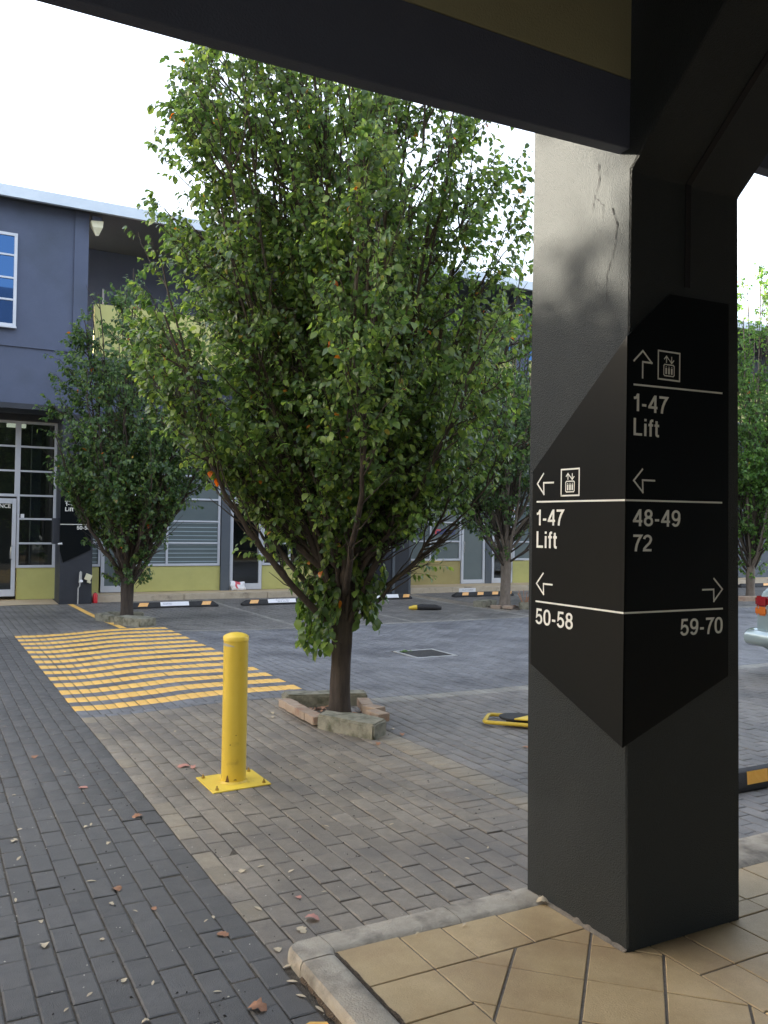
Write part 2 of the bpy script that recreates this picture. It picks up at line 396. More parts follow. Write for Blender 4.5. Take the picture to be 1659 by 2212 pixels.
def text(name, body, plane, a0, a1, z0, z1, mat_, parent, off):
    """plane: function (u, z) -> world; u runs a0 -> a1 from the text's left to its right."""
    cu = bpy.data.curves.new(name, 'FONT'); cu.body = body; cu.size = 1; cu.offset = off; cu.resolution_u = 3
    ob = bpy.data.objects.new(name, cu); col.objects.link(ob)
    dg = bpy.context.evaluated_depsgraph_get()
    me = bpy.data.meshes.new_from_object(ob.evaluated_get(dg))
    bpy.data.objects.remove(ob); bpy.data.curves.remove(cu)
    co = np.zeros(len(me.vertices) * 3, dtype=np.float32); me.vertices.foreach_get("co", co); co = co.reshape(-1, 3)
    mn, mxx = co.min(0), co.max(0)
    for i, v in enumerate(me.vertices):
        u = a0 + (a1 - a0) * (co[i, 0] - mn[0]) / (mxx[0] - mn[0]); z = z0 + (z1 - z0) * (co[i, 1] - mn[1]) / (mxx[1] - mn[1])
        v.co = plane(u, z)
    me.materials.clear(); me.materials.append(mat_)
    return link(name, me, parent)

# gentle heave of the paving, lifted by the tree roots
def S(t): return 1.0 / (1.0 + np.exp(-t))
def gz(x, y):
    x = np.asarray(x, dtype=float); y = np.asarray(y, dtype=float)
    a = 0.034 * S((x - 2.02 - 0.10 * np.sin(y * 1.1)) / 0.13) * S((3.9 - x) / 0.35) * S((y - 6.9) / 0.4) * S((13.6 - y) / 0.5)
    b = 0.012 * np.exp(-((x - 1.45) / 0.25) ** 2) * S((y - 7.3) / 0.3) * S((12.5 - y) / 0.6) * -1
    c = 0.005 * np.sin(x * 1.9 + 1.3 * np.sin(y * 0.8)) * np.sin(y * 1.35)
    return a + b + c * S((y - 3.3) / 0.3)

# ------------------------------------------------------------------ ground
gx = np.unique(np.concatenate([np.linspace(-400, -8, 9), np.arange(-8, 24.01, 0.25), np.linspace(24, 500, 9)]))
gy = np.unique(np.concatenate([np.linspace(-400, -4, 9), np.arange(-4, 18.01, 0.25), np.linspace(18, 600, 9)]))
GX, GY = np.meshgrid(gx, gy)
near = (GX > -8) & (GX < 24) & (GY > 3) & (GY < 18)
GZ = np.where(near, gz(GX, GY), 0) - 0.0048
gv = np.stack([GX.ravel(), GY.ravel(), GZ.ravel()], 1)
nx, ny = len(gx), len(gy)
ii = (np.arange(ny - 1)[:, None] * nx + np.arange(nx - 1)[None, :]).ravel()
gf = np.stack([ii, ii + 1, ii + nx + 1, ii + nx], 1)
ground = link("ground", fast_mesh("ground", gv, gf, [M["joint"]], smooth=True)); ground["kind"] = "structure"

# ------------------------------------------------------------------ pavers
J = 0.0031                                   # half a joint
cells = []                                   # x0, x1, y0, y1, key
def key_at(x, y):
    if x < 1.19: return "dark" if y < 12.78 else "bay"
    if x < 3.25:
        if y < 7.40: return "brown"
        if y < 12.8: return "lane"
        return "bay"
    if y < 6.78: return "grey"
    if y < 6.98: return "pale"
    if y < 12.2: return "lane"
    if y < 12.31: return "pale"
    for a, b in ((5.14, 5.25), (7.22, 7.33), (9.62, 9.73), (12.3, 12.41), (14.4, 14.51)):
        if a <= x < b: return "pale"
    if 9.73 < x < 10.15 and y > 13.3: return "brown"
    return "bay"
def course(x0, x1, y0, y1, phase, key=None, L=0.2):
    y = y0 + phase * L - L
    while y < y1:
        a, b = max(y, y0), min(y + L, y1)
        if b - a > 0.03:
            k = key or key_at((x0 + x1) / 2, (a + b) / 2)
            if k == "brown" and x1 < 1.32: k = "tan" if random.random() < 0.5 else "brown"
            cells.append((x0, x1, a, b, k))
        y += L
def ladder(x0, x1, y0, y1, key):
    n = int(round((y1 - y0) / 0.1)); h = (y1 - y0) / n
    for i in range(n): cells.append((x0, x1, y0 + i * h, y0 + (i + 1) * h, key))
# passage on the left, running the whole way
nxl = 46
for i in range(nxl):
    x1 = 1.19 - i * 0.1013
    course(x1 - 0.1013, x1, -1.6, 17.1, (0.5 * (i % 2) + random.uniform(-.06, .06)) % 1)
# brown apron between the pillar and the crossing
for i in range(15):
    x0 = 1.19 + i * 0.1033
    course(x0, x0 + 0.1033, 2.9, 7.30, (0.5 * (i % 2) + random.uniform(-.05, .05)) % 1)
    cells.append((x0, x0 + 0.1033, 7.30, 7.395, "lane"))
ladder(2.74, 2.945, 2.9, 5.25, "brown")
for x0 in (2.74, 2.8425): course(x0, x0 + 0.1025, 5.25, 7.30, random.random())
course(2.945, 3.048, 2.9, 7.30, 0.3)
ladder(3.048, 3.25, 2.9, 6.0, "tan")
for x0 in (3.048, 3.149): course(x0, x0 + 0.101, 6.0, 7.30, random.random())
for x0 in (2.74, 2.8425, 2.945, 3.048, 3.149): cells.append((x0, x0 + 0.1025, 7.30, 7.395, "lane"))
# crossing: rows one paver long, every other row painted
ROW = 0.1915; CRX = (3.25 - 1.19) / 23
stripe_cells = []
for k in range(28):
    for i in range(23):
        c = (1.19 + i * CRX, 1.19 + (i + 1) * CRX, 7.395 + ROW * k + (.018 if k % 2 == 0 and k else 0), 7.395 + ROW * (k + 1) + (.018 if k % 2 else 0))
        if k % 2 == 1: stripe_cells.append((*c, k // 2))
        else: cells.append((*c, "lane"))
Y1 = 7.395 + ROW * 28 + .018
for i in range(20):
    x0 = 1.19 + i * 0.103
    course(x0, x0 + 0.103, Y1, 17.1 if x0 < 2.9 else 17.36, (0.5 * (i % 2)) % 1)
for i in range(190):
    x0 = 3.25 + i * 0.1015
    for (a, b, kk) in ((2.9, 6.78, None), (6.78, 6.98, "pale"), (6.98, 12.2, None), (12.2, 12.305, "pale"), (12.305, 17.36, None)):
        course(x0, x0 + 0.1015, a, b, (0.5 * (i % 2) + random.uniform(-.05, .05)) % 1 if kk is None else 1.0, kk)
DRAIN = (5.30, 5.88, 8.90, 9.50)
PITS = [(2.84, 3.30, 6.22, 6.98), (2.78, 3.25, 13.5, 14.3), (9.98, 10.5, 13.4, 14.2)]
def keep(c):
    cx, cy = (c[0] + c[1]) / 2, (c[2] + c[3]) / 2
    if DRAIN[0] < cx < DRAIN[1] and DRAIN[2] < cy < DRAIN[3]: return False
    for p in PITS:
        if p[0] < cx < p[1] and p[2] < cy < p[3]: return False
    if cx > 1.30 and cy < 2.93: return False
    return True
cells = [c for c in cells if keep(c)]

def paver_verts(x0, x1, y0, y1, dz, tx, ty):
    """12-vertex paver: chamfered top on short sides; arrays in, (n,12,3) out."""
    n = len(x0); c = 0.006
    jx = rng.normal(0, .0006, (n, 4)); 
    X0, X1, Yy0, Yy1 = x0 + J + jx[:, 0], x1 - J + jx[:, 1], y0 + J + jx[:, 2], y1 - J + jx[:, 3]
    px = np.stack([X0 + c, X1 - c, X1 - c, X0 + c, X0, X1, X1, X0, X0, X1, X1, X0], 1)
    py = np.stack([Yy0 + c, Yy0 + c, Yy1 - c, Yy1 - c, Yy0, Yy0, Yy1, Yy1, Yy0, Yy0, Yy1, Yy1], 1)
    cx, cy = ((x0 + x1) / 2)[:, None], ((y0 + y1) / 2)[:, None]
    z = gz(px, py) + dz[:, None] + tx[:, None] * (px - cx) + ty[:, None] * (py - cy)
    drop = np.array([0, 0, 0, 0, -.003, -.003, -.003, -.003, -.03, -.03, -.03, -.03])
    return np.stack([px, py, z + drop], 2)
PF = np.array([(0, 1, 2, 3), (4, 5, 1, 0), (5, 6, 2, 1), (6, 7, 3, 2), (7, 4, 0, 3), (8, 9, 5, 4), (9, 10, 6, 5), (10, 11, 7, 6), (11, 8, 4, 7)])
def jit(n, s=1.0):
    return rng.normal(0, .0011, n) * s, rng.normal(0, .008, n) * s, rng.normal(0, .006, n) * s

# the 300 that show largest
hf = math.atan(830 / 1860)
def seen(c):
    cx, cy = (c[0] + c[1]) / 2, (c[2] + c[3]) / 2
    d = cx * fwd.x + cy * fwd.y; s = cx * rt0.x + cy * rt0.y
    if d < 0.5: return None
    if abs(s / d) > 0.46 or 1.6 / d > 0.63: return None
    if 1.22 < cx and cy < 2.97: return None
    return d
dist = [(seen(c), i) for i, c in enumerate(cells)]
dist = sorted([q for q in dist if q[0] is not None])
near_idx = set(i for _, i in dist[:300])
paving = bpy.data.objects.new("courtyard_paving", None); col.objects.link(paving); paving["kind"] = "structure"
A = np.array([c[:4] for c in cells]); keys = np.array([c[4] for c in cells])
for k in sorted(set(keys)):
    idx = np.array([i for i in range(len(cells)) if keys[i] == k and i not in near_idx])
    if len(idx) == 0: continue
    a = A[idx]; dz, tx, ty = jit(len(idx), 0.8 if k in ("lane", "bay") else 1.0)
    v = paver_verts(a[:, 0], a[:, 1], a[:, 2], a[:, 3], dz, tx, ty).reshape(-1, 3)
    f = (PF[None] + (np.arange(len(idx)) * 12)[:, None, None]).reshape(-1, 4)
    o = link("paver_field", fast_mesh("paver_field", v, f, [M[k]]), paving); o["kind"] = "stuff"
# individually laid ones share meshes by size
shared = {}
for i in sorted(near_idx):
    x0, x1, y0, y1, k = cells[i]
    w, h = round(x1 - x0, 3), round(y1 - y0, 2)
    sk = (w, h, k)
    if sk not in shared:
        c = 0.0055
        X, Y = w / 2 - J, h / 2 - J
        v = [(-X + c, -Y + c, 0), (X - c, -Y + c, 0), (X - c, Y - c, 0), (-X + c, Y - c, 0), (-X, -Y, -.003), (X, -Y, -.003), (X, Y, -.003), (-X, Y, -.003),
             (-X, -Y, -.03), (X, -Y, -.03), (X, Y, -.03), (-X, Y, -.03)]
        me = bpy.data.meshes.new("paver"); me.from_pydata(v, [], [tuple(q) for q in PF.tolist()]); me.materials.append(M[k + "_near"]); me.update()
        shared[sk] = me
    o = bpy.data.objects.new("paver", shared[sk]); col.objects.link(o); o.parent = paving
    cx, cy = (x0 + x1) / 2, (y0 + y1) / 2
    o.location = (cx + random.gauss(0, .0006), cy + random.gauss(0, .0008), float(gz(cx, cy)) + random.gauss(0, .0016))
    o.rotation_euler = (random.gauss(0, .009), random.gauss(0, .012), random.gauss(0, .004))
crossing = bpy.data.objects.new("pedestrian_crossing", None); col.objects.link(crossing); crossing["kind"] = "structure"
SA = np.array(stripe_cells)
for s_ in range(14):
    a = SA[SA[:, 4] == s_]; dz, tx, ty = jit(len(a), 0.8)
    v = paver_verts(a[:, 0], a[:, 1], a[:, 2], a[:, 3], dz, tx, ty).reshape(-1, 3)
    f = (PF[None] + (np.arange(len(a)) * 12)[:, None, None]).reshape(-1, 4)
    link("painted_stripe", fast_mesh("painted_stripe", v, f, [M["yellow_paver"]]), crossing)
# painted guide line to the far pillar, and the end of another one near the kerb
mb = MB(); yy = np.linspace(12.80, 17.05, 22)
for a, b in zip(yy[:-1], yy[1:]):
    f0 = lambda y: 2.60 - (y - 12.8) * 0.024
    mb.add([(f0(a), a, float(gz(f0(a), a)) + .0045), (f0(a) + .10, a, float(gz(f0(a) + .1, a)) + .0045), (f0(b) + .10, b, float(gz(f0(b) + .1, b)) + .0045), (f0(b), b, float(gz(f0(b), b)) + .0045)], [(0, 1, 2, 3)])
obj("painted_line", mb, M["yellow_paver"], fix=False, kind="structure")
mb = MB()
mb.add([(1.10, 2.20, .0055), (1.185, 2.20, .0055), (1.185, 2.52, .0055), (1.135, 2.545, .0055), (1.10, 2.53, .0055)], [(0, 1, 2, 3, 4)])
obj("painted_line", mb, M["yellow_paver"], fix=False, kind="structure")

# grit in the joints: tiny crumbs nobody could count
def crumbs(name, n, xr, yr, size, m, seed):
    r_ = np.random.default_rng(seed)
    x = r_.uniform(*xr, n); y = r_.uniform(*yr, n)
    sel = ~((x > 1.22) & (y < 2.98)); x, y = x[sel], y[sel]; n = len(x)
    s = size * r_.uniform(.4, 1.4, n); t = r_.uniform(0, 6.28, n)
    z = gz(x, y) + .001
    v = np.zeros((n, 5, 3))
    for j in range(4):
        v[:, j, 0] = x + s * np.cos(t + j * 1.57) * (1 if j % 2 else .6); v[:, j, 1] = y + s * np.sin(t + j * 1.57) * (1 if j % 2 else .6); v[:, j, 2] = z
    v[:, 4, 0] = x; v[:, 4, 1] = y; v[:, 4, 2] = z + s * .7
    f = np.array([(0, 1, 4), (1, 2, 4), (2, 3, 4), (3, 0, 4)])
    f = (f[None] + (np.arange(n) * 5)[:, None, None]).reshape(-1, 3)
    o = link(name, fast_mesh(name, v.reshape(-1, 3), f, [m])); o["kind"] = "stuff"
crumbs("grit", 900, (0.0, 3.6), (2.3, 8.0), .0038, M["chewing"], 5)
crumbs("dark_grit", 260, (0.3, 3.2), (2.6, 6.0), .006, M["dark_grit"], 6)

# ------------------------------------------------------------------ near kerb and tiled walkway
ZT = 0.045
kerb = bpy.data.objects.new("kerb", None); col.objects.link(kerb); kerb["kind"] = "structure"
def kerb_profile_piece(path_out, path_in, name="kerb_stone"):
    """rounded outer edge: lofts between an outer and an inner line."""
    mb = MB(); k = len(path_out)
    for (ox, oy), (ix, iy) in zip(path_out, path_in):
        o_, i_ = Vector((ox, oy, 0)), Vector((ix, iy, 0)); d = i_ - o_
        prof = [(0, -.03), (0.0, .026), (.03, .042), (.08, .052), (.18, .054), (.55, .0555), (.80, .055), (.92, .052), (1.0, .042), (1.0, -.03)]
        for t, z in prof: mb.v.append(tuple(o_ + d * t + Vector((0, 0, z + .004 * mnoise.noise(Vector((ox * 9 + t, oy * 9, z)))))))
    n = 10
    for i in range(k - 1):
        for j in range(n - 1): mb.f.append((i * n + j, i * n + j + 1, (i + 1) * n + j + 1, (i + 1) * n + j)); mb.m.append(0)
    mb.f.append(tuple(range(n))); mb.m.append(0); mb.f.append(tuple((k - 1) * n + j for j in range(n - 1, -1, -1))); mb.m.append(0)
    return obj(name, mb, M["concrete"], kerb, smooth=True)
def lin(a, b, n): return [(a[0] + (b[0] - a[0]) * i / (n - 1), a[1] + (b[1] - a[1]) * i / (n - 1)) for i in range(n)]
# left run, towards the camera
kerb_profile_piece(lin((1.217, 2.815), (1.225, -2.0), 40), lin((1.356, 2.815), (1.362, -2.0), 40))
# rounded corner
co_, ci_ = [], []
for i in range(9):
    t = i / 8; a = math.pi - t * math.pi / 2
    co_.append((1.217 + .055 + .055 * math.cos(a), 2.921 + .055 * math.sin(a))); ci_.append((1.358 + .0005 * i, 2.838 + .0005 * i))
kerb_profile_piece([(1.217, 2.82)] + co_ + [(1.352, 2.976)], [(1.357, 2.822)] + ci_ + [(1.364, 2.846)])
kerb_profile_piece(lin((1.357, 2.976), (1.905, 2.982), 10), lin((1.366, 2.846), (1.905, 2.832), 10))
kerb_profile_piece(lin((1.909, 2.982), (2.60, 2.985), 10), lin((1.909, 2.832), (2.60, 2.812), 10))
x = 2.95
while x < 23:
    kerb_profile_piece(lin((x, 2.985), (x + .895, 2.985), 8), lin((x, 2.72), (x + .895, 2.72), 8)); x += .9
mb = MB()                                    # dirt line between kerb and tiles
for i in range(70):
    y = 2.83 - i * .02 ; w = .003 + .010 * mnoise.noise(Vector((0, y * 14, 3)))
    mb.add([(1.357, y, ZT + .0045), (1.357, y - .02, ZT + .0045), (1.366 + w, y - .02, ZT + .0025), (1.366 + w, y, ZT + .0025)], [(0, 1, 2, 3)])
obj("kerb_litter", mb, M["kerb_dirt"], fix=False, kind="stuff")
mb = MB()
for i in range(110):                         # debris along the outside of the kerb
    y = 2.80 - i * .012; w = .002 + .022 * mnoise.noise(Vector((5, y * 17, 1)))
    mb.add([(1.222, y, .016), (1.222, y - .012, .016), (1.208 - w, y - .012, .0035), (1.208 - w, y, .0035)], [(0, 1, 2, 3)])
obj("kerb_litter", mb, M["kerb_dirt"], fix=False, kind="stuff")

walk = bpy.data.objects.new("walkway_floor", None); col.objects.link(walk); walk["kind"] = "structure"
mb = MB().box(1.36, 24, -3.5, 2.90, -.03, ZT - .0045)
obj("tile_bed", mb, M["grout"], walk)
def clip(poly, a, b, c):                     # keep a*x + b*y <= c
    res = []
    for i in range(len(poly)):
        p, q = poly[i], poly[(i + 1) % len(poly)]
        dp, dq = a * p[0] + b * p[1] - c, a * q[0] + b * q[1] - c
        if dp <= 0: res.append(p)
        if dp * dq < 0:
            t = dp / (dp - dq); res.append((p[0] + (q[0] - p[0]) * t, p[1] + (q[1] - p[1]) * t))
    return res
def shrink(poly, g):
    n = len(poly); ar = sum(poly[i][0] * poly[(i + 1) % n][1] - poly[(i + 1) % n][0] * poly[i][1] for i in range(n))
    if ar < 0: poly = poly[::-1]
    out_ = list(poly)
    for i in range(n):
        p, q = poly[i], poly[(i + 1) % n]; dx, dy = q[0] - p[0], q[1] - p[1]; L = math.hypot(dx, dy)
        if L < 1e-6: continue
        nx_, ny_ = dy / L, -dx / L
        out_ = clip(out_, nx_, ny_, nx_ * p[0] + ny_ * p[1] - g)
        if len(out_) < 3: return []
    return out_
def tile(poly, g=.0032):
    poly = shrink(poly, g)
    if len(poly) < 3: return
    ar = abs(sum(poly[i][0] * poly[(i + 1) % len(poly)][1] - poly[(i + 1) % len(poly)][0] * poly[i][1] for i in range(len(poly)))) / 2
    if ar < .0006: return
    inner = shrink(poly, .0025)
    if len(inner) != len(poly): inner = poly
    n = len(poly); dz = random.gauss(0, .0006)
    cx = sum(p[0] for p in poly) / n; cy = sum(p[1] for p in poly) / n
    mb = MB()
    mb.v = [(p[0] - cx, p[1] - cy, 0) for p in inner] + [(p[0] - cx, p[1] - cy, -.002) for p in poly] + [(p[0] - cx, p[1] - cy, -.02) for p in poly]
    mb.f = [tuple(range(n))] + [(i + n, (i + 1) % n + n, (i + 1) % n, i) for i in range(n)] + [(i + 2 * n, (i + 1) % n + 2 * n, (i + 1) % n + n, i + n) for i in range(n)]
    mb.m = [0] * len(mb.f)
    o = obj("floor_tile", mb, M["tile"], walk, fix=False); o.location = (cx, cy, ZT + dz)
def rect(a, b, c, d): return [(a, c), (b, c), (b, d), (a, d)]
# first row along the kerb
for a, b in ((1.364, 1.629), (1.629, 1.812), (1.812, 2.068), (2.068, 2.335)): tile(rect(a, b, 2.578, 2.846 - (a - 1.364) * .03))
# left column beside the kerb
ys = [2.578, 2.335, 2.075, 1.815, 1.555, 1.295, 1.03, .77, .51, .25, 0, -.26]
for a, b in zip(ys[1:], ys[:-1]): tile(rect(1.364, 1.627, a, b))
# diagonal field
for iu in range(-3, 16):
    for iv in range(-14, 6):
        u0 = -.60 + .370 * iu; v0 = 4.345 + .366 * iv
        q = []
        for u, v in ((u0 + .0025, v0), (u0 + .3675, v0), (u0 + .3675, v0 + .366), (u0 + .0025, v0 + .366)): q.append(((u + v) / 2, (v - u) / 2))
        for a, b, c in ((-1, 0, -1.627), (1, 0, 2.435), (0, 1, 2.578), (0, -1, 0.3)):
            q = clip(q, a, b, c)
            if len(q) < 3: break
        if len(q) >= 3: tile(q)
# square field on the right
xs = [2.435, 2.611, 2.865, 3.107, 3.368, 3.63, 3.89, 4.15, 4.41, 4.67, 4.93, 5.2]
ys = [2.718, 2.475, 2.370, 2.128, 1.87, 1.61, 1.35, 1.09, .83, .57, .31]
for a, b in zip(xs[:-1], xs[1:]):
    for c, d in zip(ys[1:], ys[:-1]):
        if b < 2.7 and c > 2.3: continue
        tile(rect(a, b, c, d))
far_tiles = MB()                             # the rest of the walkway, out of the picture
for i in range(70):
    for j in range(22):
        a, c = 5.2 + i * .262, -3.2 + j * .262
        if c + .26 < 2.72: far_tiles.box(a + .003, a + .259, c + .003, c + .259, ZT - .02, ZT)
for i in range(14):
    for j in range(13): 
        a, c = 1.37 + i * .262, -3.2 + j * .262
        if c + .26 < .3 : far_tiles.box(a + .003, a + .259, c + .003, c + .259, ZT - .02, ZT)
o = obj("outer_tiles", far_tiles, M["tile"], walk, fix=False); o["kind"] = "stuff"

# ------------------------------------------------------------------ pillar with haunch
pil = thing("pillar", (2.6, 2.65, 0), "dark grey rendered square pillar with flared haunch standing on the sandstone tiles", "pillar")
lv = [(-.02, 2.322, 2.925, 2.955), (.75, 2.303, 2.912, 2.945), (1.7, 2.288, 2.894, 2.937), (2.93, 2.290, 2.872, 2.937)]
mb = MB()
for z, xa, xb, yb in lv: mb.v += [(xa, 2.36, z), (xb, 2.36, z), (xb, yb, z), (xa, yb, z)]
top = (2.290, 2.872, 2.937)
# haunch leans towards the walkway above the bend
hl = [(2.93, 2.36), (3.60, 1.66)]
for z, y in hl[1:]: mb.v += [(top[0], y, z), (top[1], y, z), (top[1], top[2], z), (top[0], top[2], z)]
nl = len(mb.v) // 4
for i in range(nl - 1):
    for j in range(4): mb.f.append((i * 4 + j, i * 4 + (j + 1) % 4, (i + 1) * 4 + (j + 1) % 4, (i + 1) * 4 + j)); mb.m.append(0)
mb.f.append((3, 2, 1, 0)); mb.m.append(0); mb.f.append(tuple((nl - 1) * 4 + j for j in range(4))); mb.m.append(0)
shaft = obj("shaft", mb, M["pillar"], pil, bevel=.006)
# flat dark strip up front and haunch, its black standing for rebate shade
mb = MB()
gxa, gxb = 2.572, 2.600
pts = [(2.355, 2.53), (2.355, 2.93)] + [(y - .004, z) for z, y in hl[1:]]
for (ya, za), (yb, zb) in zip(pts[:-1], pts[1:]):
    mb.add([(gxa, ya, za), (gxb, ya, za), (gxb, yb, zb), (gxa, yb, zb), (gxa, ya + .004, za), (gxb, ya + .004, za), (gxb, yb + .004, zb), (gxa, yb + .004, zb)],
           [(0, 1, 2, 3), (0, 3, 7, 4), (1, 5, 6, 2)])
obj("groove_shade", mb, M["groove_shade"], pil)
def crack(pts, w=.004):
    mb = MB(); P = []
    for (a, b) in zip(pts[:-1], pts[1:]):
        for i in range(6):
            t = i / 6; y = a[0] + (b[0] - a[0]) * t; z = a[1] + (b[1] - a[1]) * t
            P.append((y + .007 * mnoise.noise(Vector((y * 60, z * 60, 2))), z + .004 * mnoise.noise(Vector((z * 50, y * 30, 5)))))
    P.append(pts[-1])
    for i in range(len(P) - 1):
        ww = w * (.12 + abs(mnoise.noise(Vector((i * .7, 1, 9)))) * 1.6)
        (y0, z0), (y1, z1) = P[i], P[i + 1]
        mb.add([(2.2865, y0 - ww / 2, z0), (2.2865, y0 + ww / 2, z0), (2.2865, y1 + ww / 2, z1), (2.2865, y1 - ww / 2, z1)], [(0, 1, 2, 3)])
    obj("crack", mb, M["crack"], pil, fix=False)
crack([(2.53, 3.02), (2.525, 2.94), (2.55, 2.885), (2.56, 2.84)], .005)
crack([(2.545, 2.885), (2.50, 2.84), (2.505, 2.79)], .003)
crack([(2.46, 2.83), (2.425, 2.74), (2.435, 2.66), (2.48, 2.56), (2.475, 2.46)], .006)
crack([(2.475, 2.46), (2.54, 2.44), (2.60, 2.45)], .003)

mb = MB()
for i in range(46):
    y0_ = 2.362 + i * .0125; hh = max(0, .006 + .012 * mnoise.noise(Vector((3, y0_ * 31, 1)))); h2_ = max(0, .006 + .012 * mnoise.noise(Vector((3, (y0_ + .0125) * 31, 1))))
    mb.add([(2.318, y0_, ZT + .0048), (2.318, y0_ + .0125, ZT + .0048), (2.3195, y0_ + .0125, ZT + .006 + h2_), (2.3195, y0_, ZT + .006 + hh), (2.308 - hh * .5, y0_, ZT + .001), (2.308 - h2_ * .5, y0_ + .0125, ZT + .001)], [(0, 1, 2, 3), (4, 5, 2, 3)])
obj("mortar_smear", mb, M["grout"], pil, fix=False)
# wayfinding sign wrapped round the pillar
sgn = thing("wayfinding_sign", (2.28, 2.35, 1.6), "large black two-faced direction sign with white arrows and unit numbers on the near pillar", "sign")
XL, YR = 2.275, 2.352
mb = MB().prism([(YR, 2.306), (2.893, 1.834), (2.893, 1.026), (YR, .80)], XL, XL + .006, 'x')
pl = obj("left_panel", mb, M["sign_black"], sgn)
mb = MB().prism([(XL + .0005, 2.306), (2.491, 2.490), (2.812, 2.497), (2.832, 1.023), (XL + .0005, .80)], YR, YR + .006, 'y')
pr = obj("right_panel", mb, M["sign_black"], sgn)
LP = lambda y, z: (XL - .0016, y, z)
RP = lambda x, z: (x, YR - .0016, z)
def strokes(name, lines, w, P, m, parent, closed=False):
    mb = MB()
    for pts in lines:
        n = len(pts)
        for i in range(n if closed else n - 1):
            a, b = Vector(pts[i]), Vector(pts[(i + 1) % n]); d = (b - a).normalized(); p = Vector((-d.y, d.x)) * w / 2
            a2, b2 = a - d * w * .5 * (1 if (i > 0 or closed) else 0), b + d * w * .5 * (1 if (i < n - 2 or closed) else 0)
            k = .00012 * (i % 3)
            q = [a2 + p, b2 + p, b2 - p, a2 - p]
            vs = [Vector(P(*t)) for t in q]
            nrm = Vector((-1, 0, 0)) if P is LP else Vector((0, -1, 0))
            mb.add([v + nrm * k for v in vs], [(0, 1, 2, 3)])
    return obj(name, mb, m, parent, fix=False)
def lift_icon(P, a0, a1, z0, z1, m, parent):
    U = lambda u: a0 + (a1 - a0) * u
    V = lambda v: z0 + (z1 - z0) * v
    s = 1 if a1 > a0 else -1
    strokes("pictogram", [[(U(0), V(0)), (U(1), V(0)), (U(1), V(1)), (U(0), V(1))]], .0062, P, m, parent, True)
    strokes("pictogram", [[(U(.30), V(.14)), (U(.70), V(.14)), (U(.74), V(.18)), (U(.74), V(.50)), (U(.70), V(.54)), (U(.30), V(.54)), (U(.26), V(.50)), (U(.26), V(.18))]], .0042, P, m, parent, True)
    strokes("pictogram", [[(U(.38), V(.60)), (U(.38), V(.82))], [(U(.27), V(.72)), (U(.38), V(.84)), (U(.49), V(.72))],
                          [(U(.62), V(.84)), (U(.62), V(.64))], [(U(.51), V(.72)), (U(.62), V(.60)), (U(.73), V(.72))]], .0045, P, m, parent)
    ln = []
    for c in (.37, .50, .63):
        ln += [[(U(c), V(.20)), (U(c), V(.42))]]
    strokes("pictogram", ln, .0085, P, m, parent)
    strokes("pictogram", [[(U(c), V(.445)), (U(c), V(.475))] for c in (.37, .50, .63)], .0050, P, m, parent)
def arc(cx, cy, rx, ry, a0, a1, n=14): return [(cx + rx * math.cos(R(a0 + (a1 - a0) * i / n)), cy + ry * math.sin(R(a0 + (a1 - a0) * i / n))) for i in range(n + 1)]
h_ = .07                                     # half a stroke, in cap heights
def sup(cx, cy, rx, ry, n=30, e=.80):
    q = []
    for i in range(n):
        a = 2 * math.pi * i / n; c, s_ = math.cos(a), math.sin(a)
        q.append((cx + rx * math.copysign(abs(c) ** e, c), cy + ry * math.copysign(abs(s_) ** e, s_)))
    return q
GL = {
 '0': (.56, [(sup(.28, .5, .21, .43), True)]),
 '1': (.40, [([(.27, 0), (.27, 1.0)], False), ([(.02, .735), (.12, .745), (.20, .80), (.25, .93)], False)]),
 '2': (.56, [(arc(.28, .72, .205, .21, 175, -20) + [(.40, .50), (.20, .30), (.09, .16), (.075, .07), (.53, .07)], False)]),
 '4': (.58, [([(.43, 0), (.43, 1.0)], False), ([(.40, .93), (.07, .32), (.07, .295), (.56, .295)], False)]),
 '5': (.56, [([(.49, .93), (.145, .93), (.095, .47), (.16, .55)] + arc(.27, .33, .215, .26, 95, -65)[1:] + arc(.27, .33, .215, .26, -65, -160)[1:], False)]),
 '7': (.54, [([(.02, .93), (.50, .93), (.36, .70), (.25, .42), (.20, .18), (.185, 0)], False)]),
 '8': (.56, [(sup(.28, .735, .175, .195, 26, .95), True), (sup(.28, .295, .210, .225, 26, .95), True)]),
 '9': (.56, [(sup(.28, .67, .205, .26, 28, .92), True), (arc(.27, .52, .215, .45, 20, -70) + arc(.27, .27, .195, .20, -100, -160, 6), False)]),
 '-': (.34, [([(.04, .37), (.30, .37)], False)]),
 'L': (.54, [([(.07, 1.0), (.07, .07), (.52, .07)], False)]),
 'i': (.20, [([(.10, 0), (.10, .72)], False), ([(.10, .86), (.10, 1.0)], False)]),
 'f': (.30, [([(.15, 0), (.15, .80), (.17, .89), (.22, .93), (.31, .93)], False), ([(.01, .66), (.30, .66)], False)]),
 't': (.30, [([(.14, .93), (.14, .16), (.16, .09), (.21, .06), (.30, .06)], False), ([(.01, .66), (.30, .66)], False)]),
}
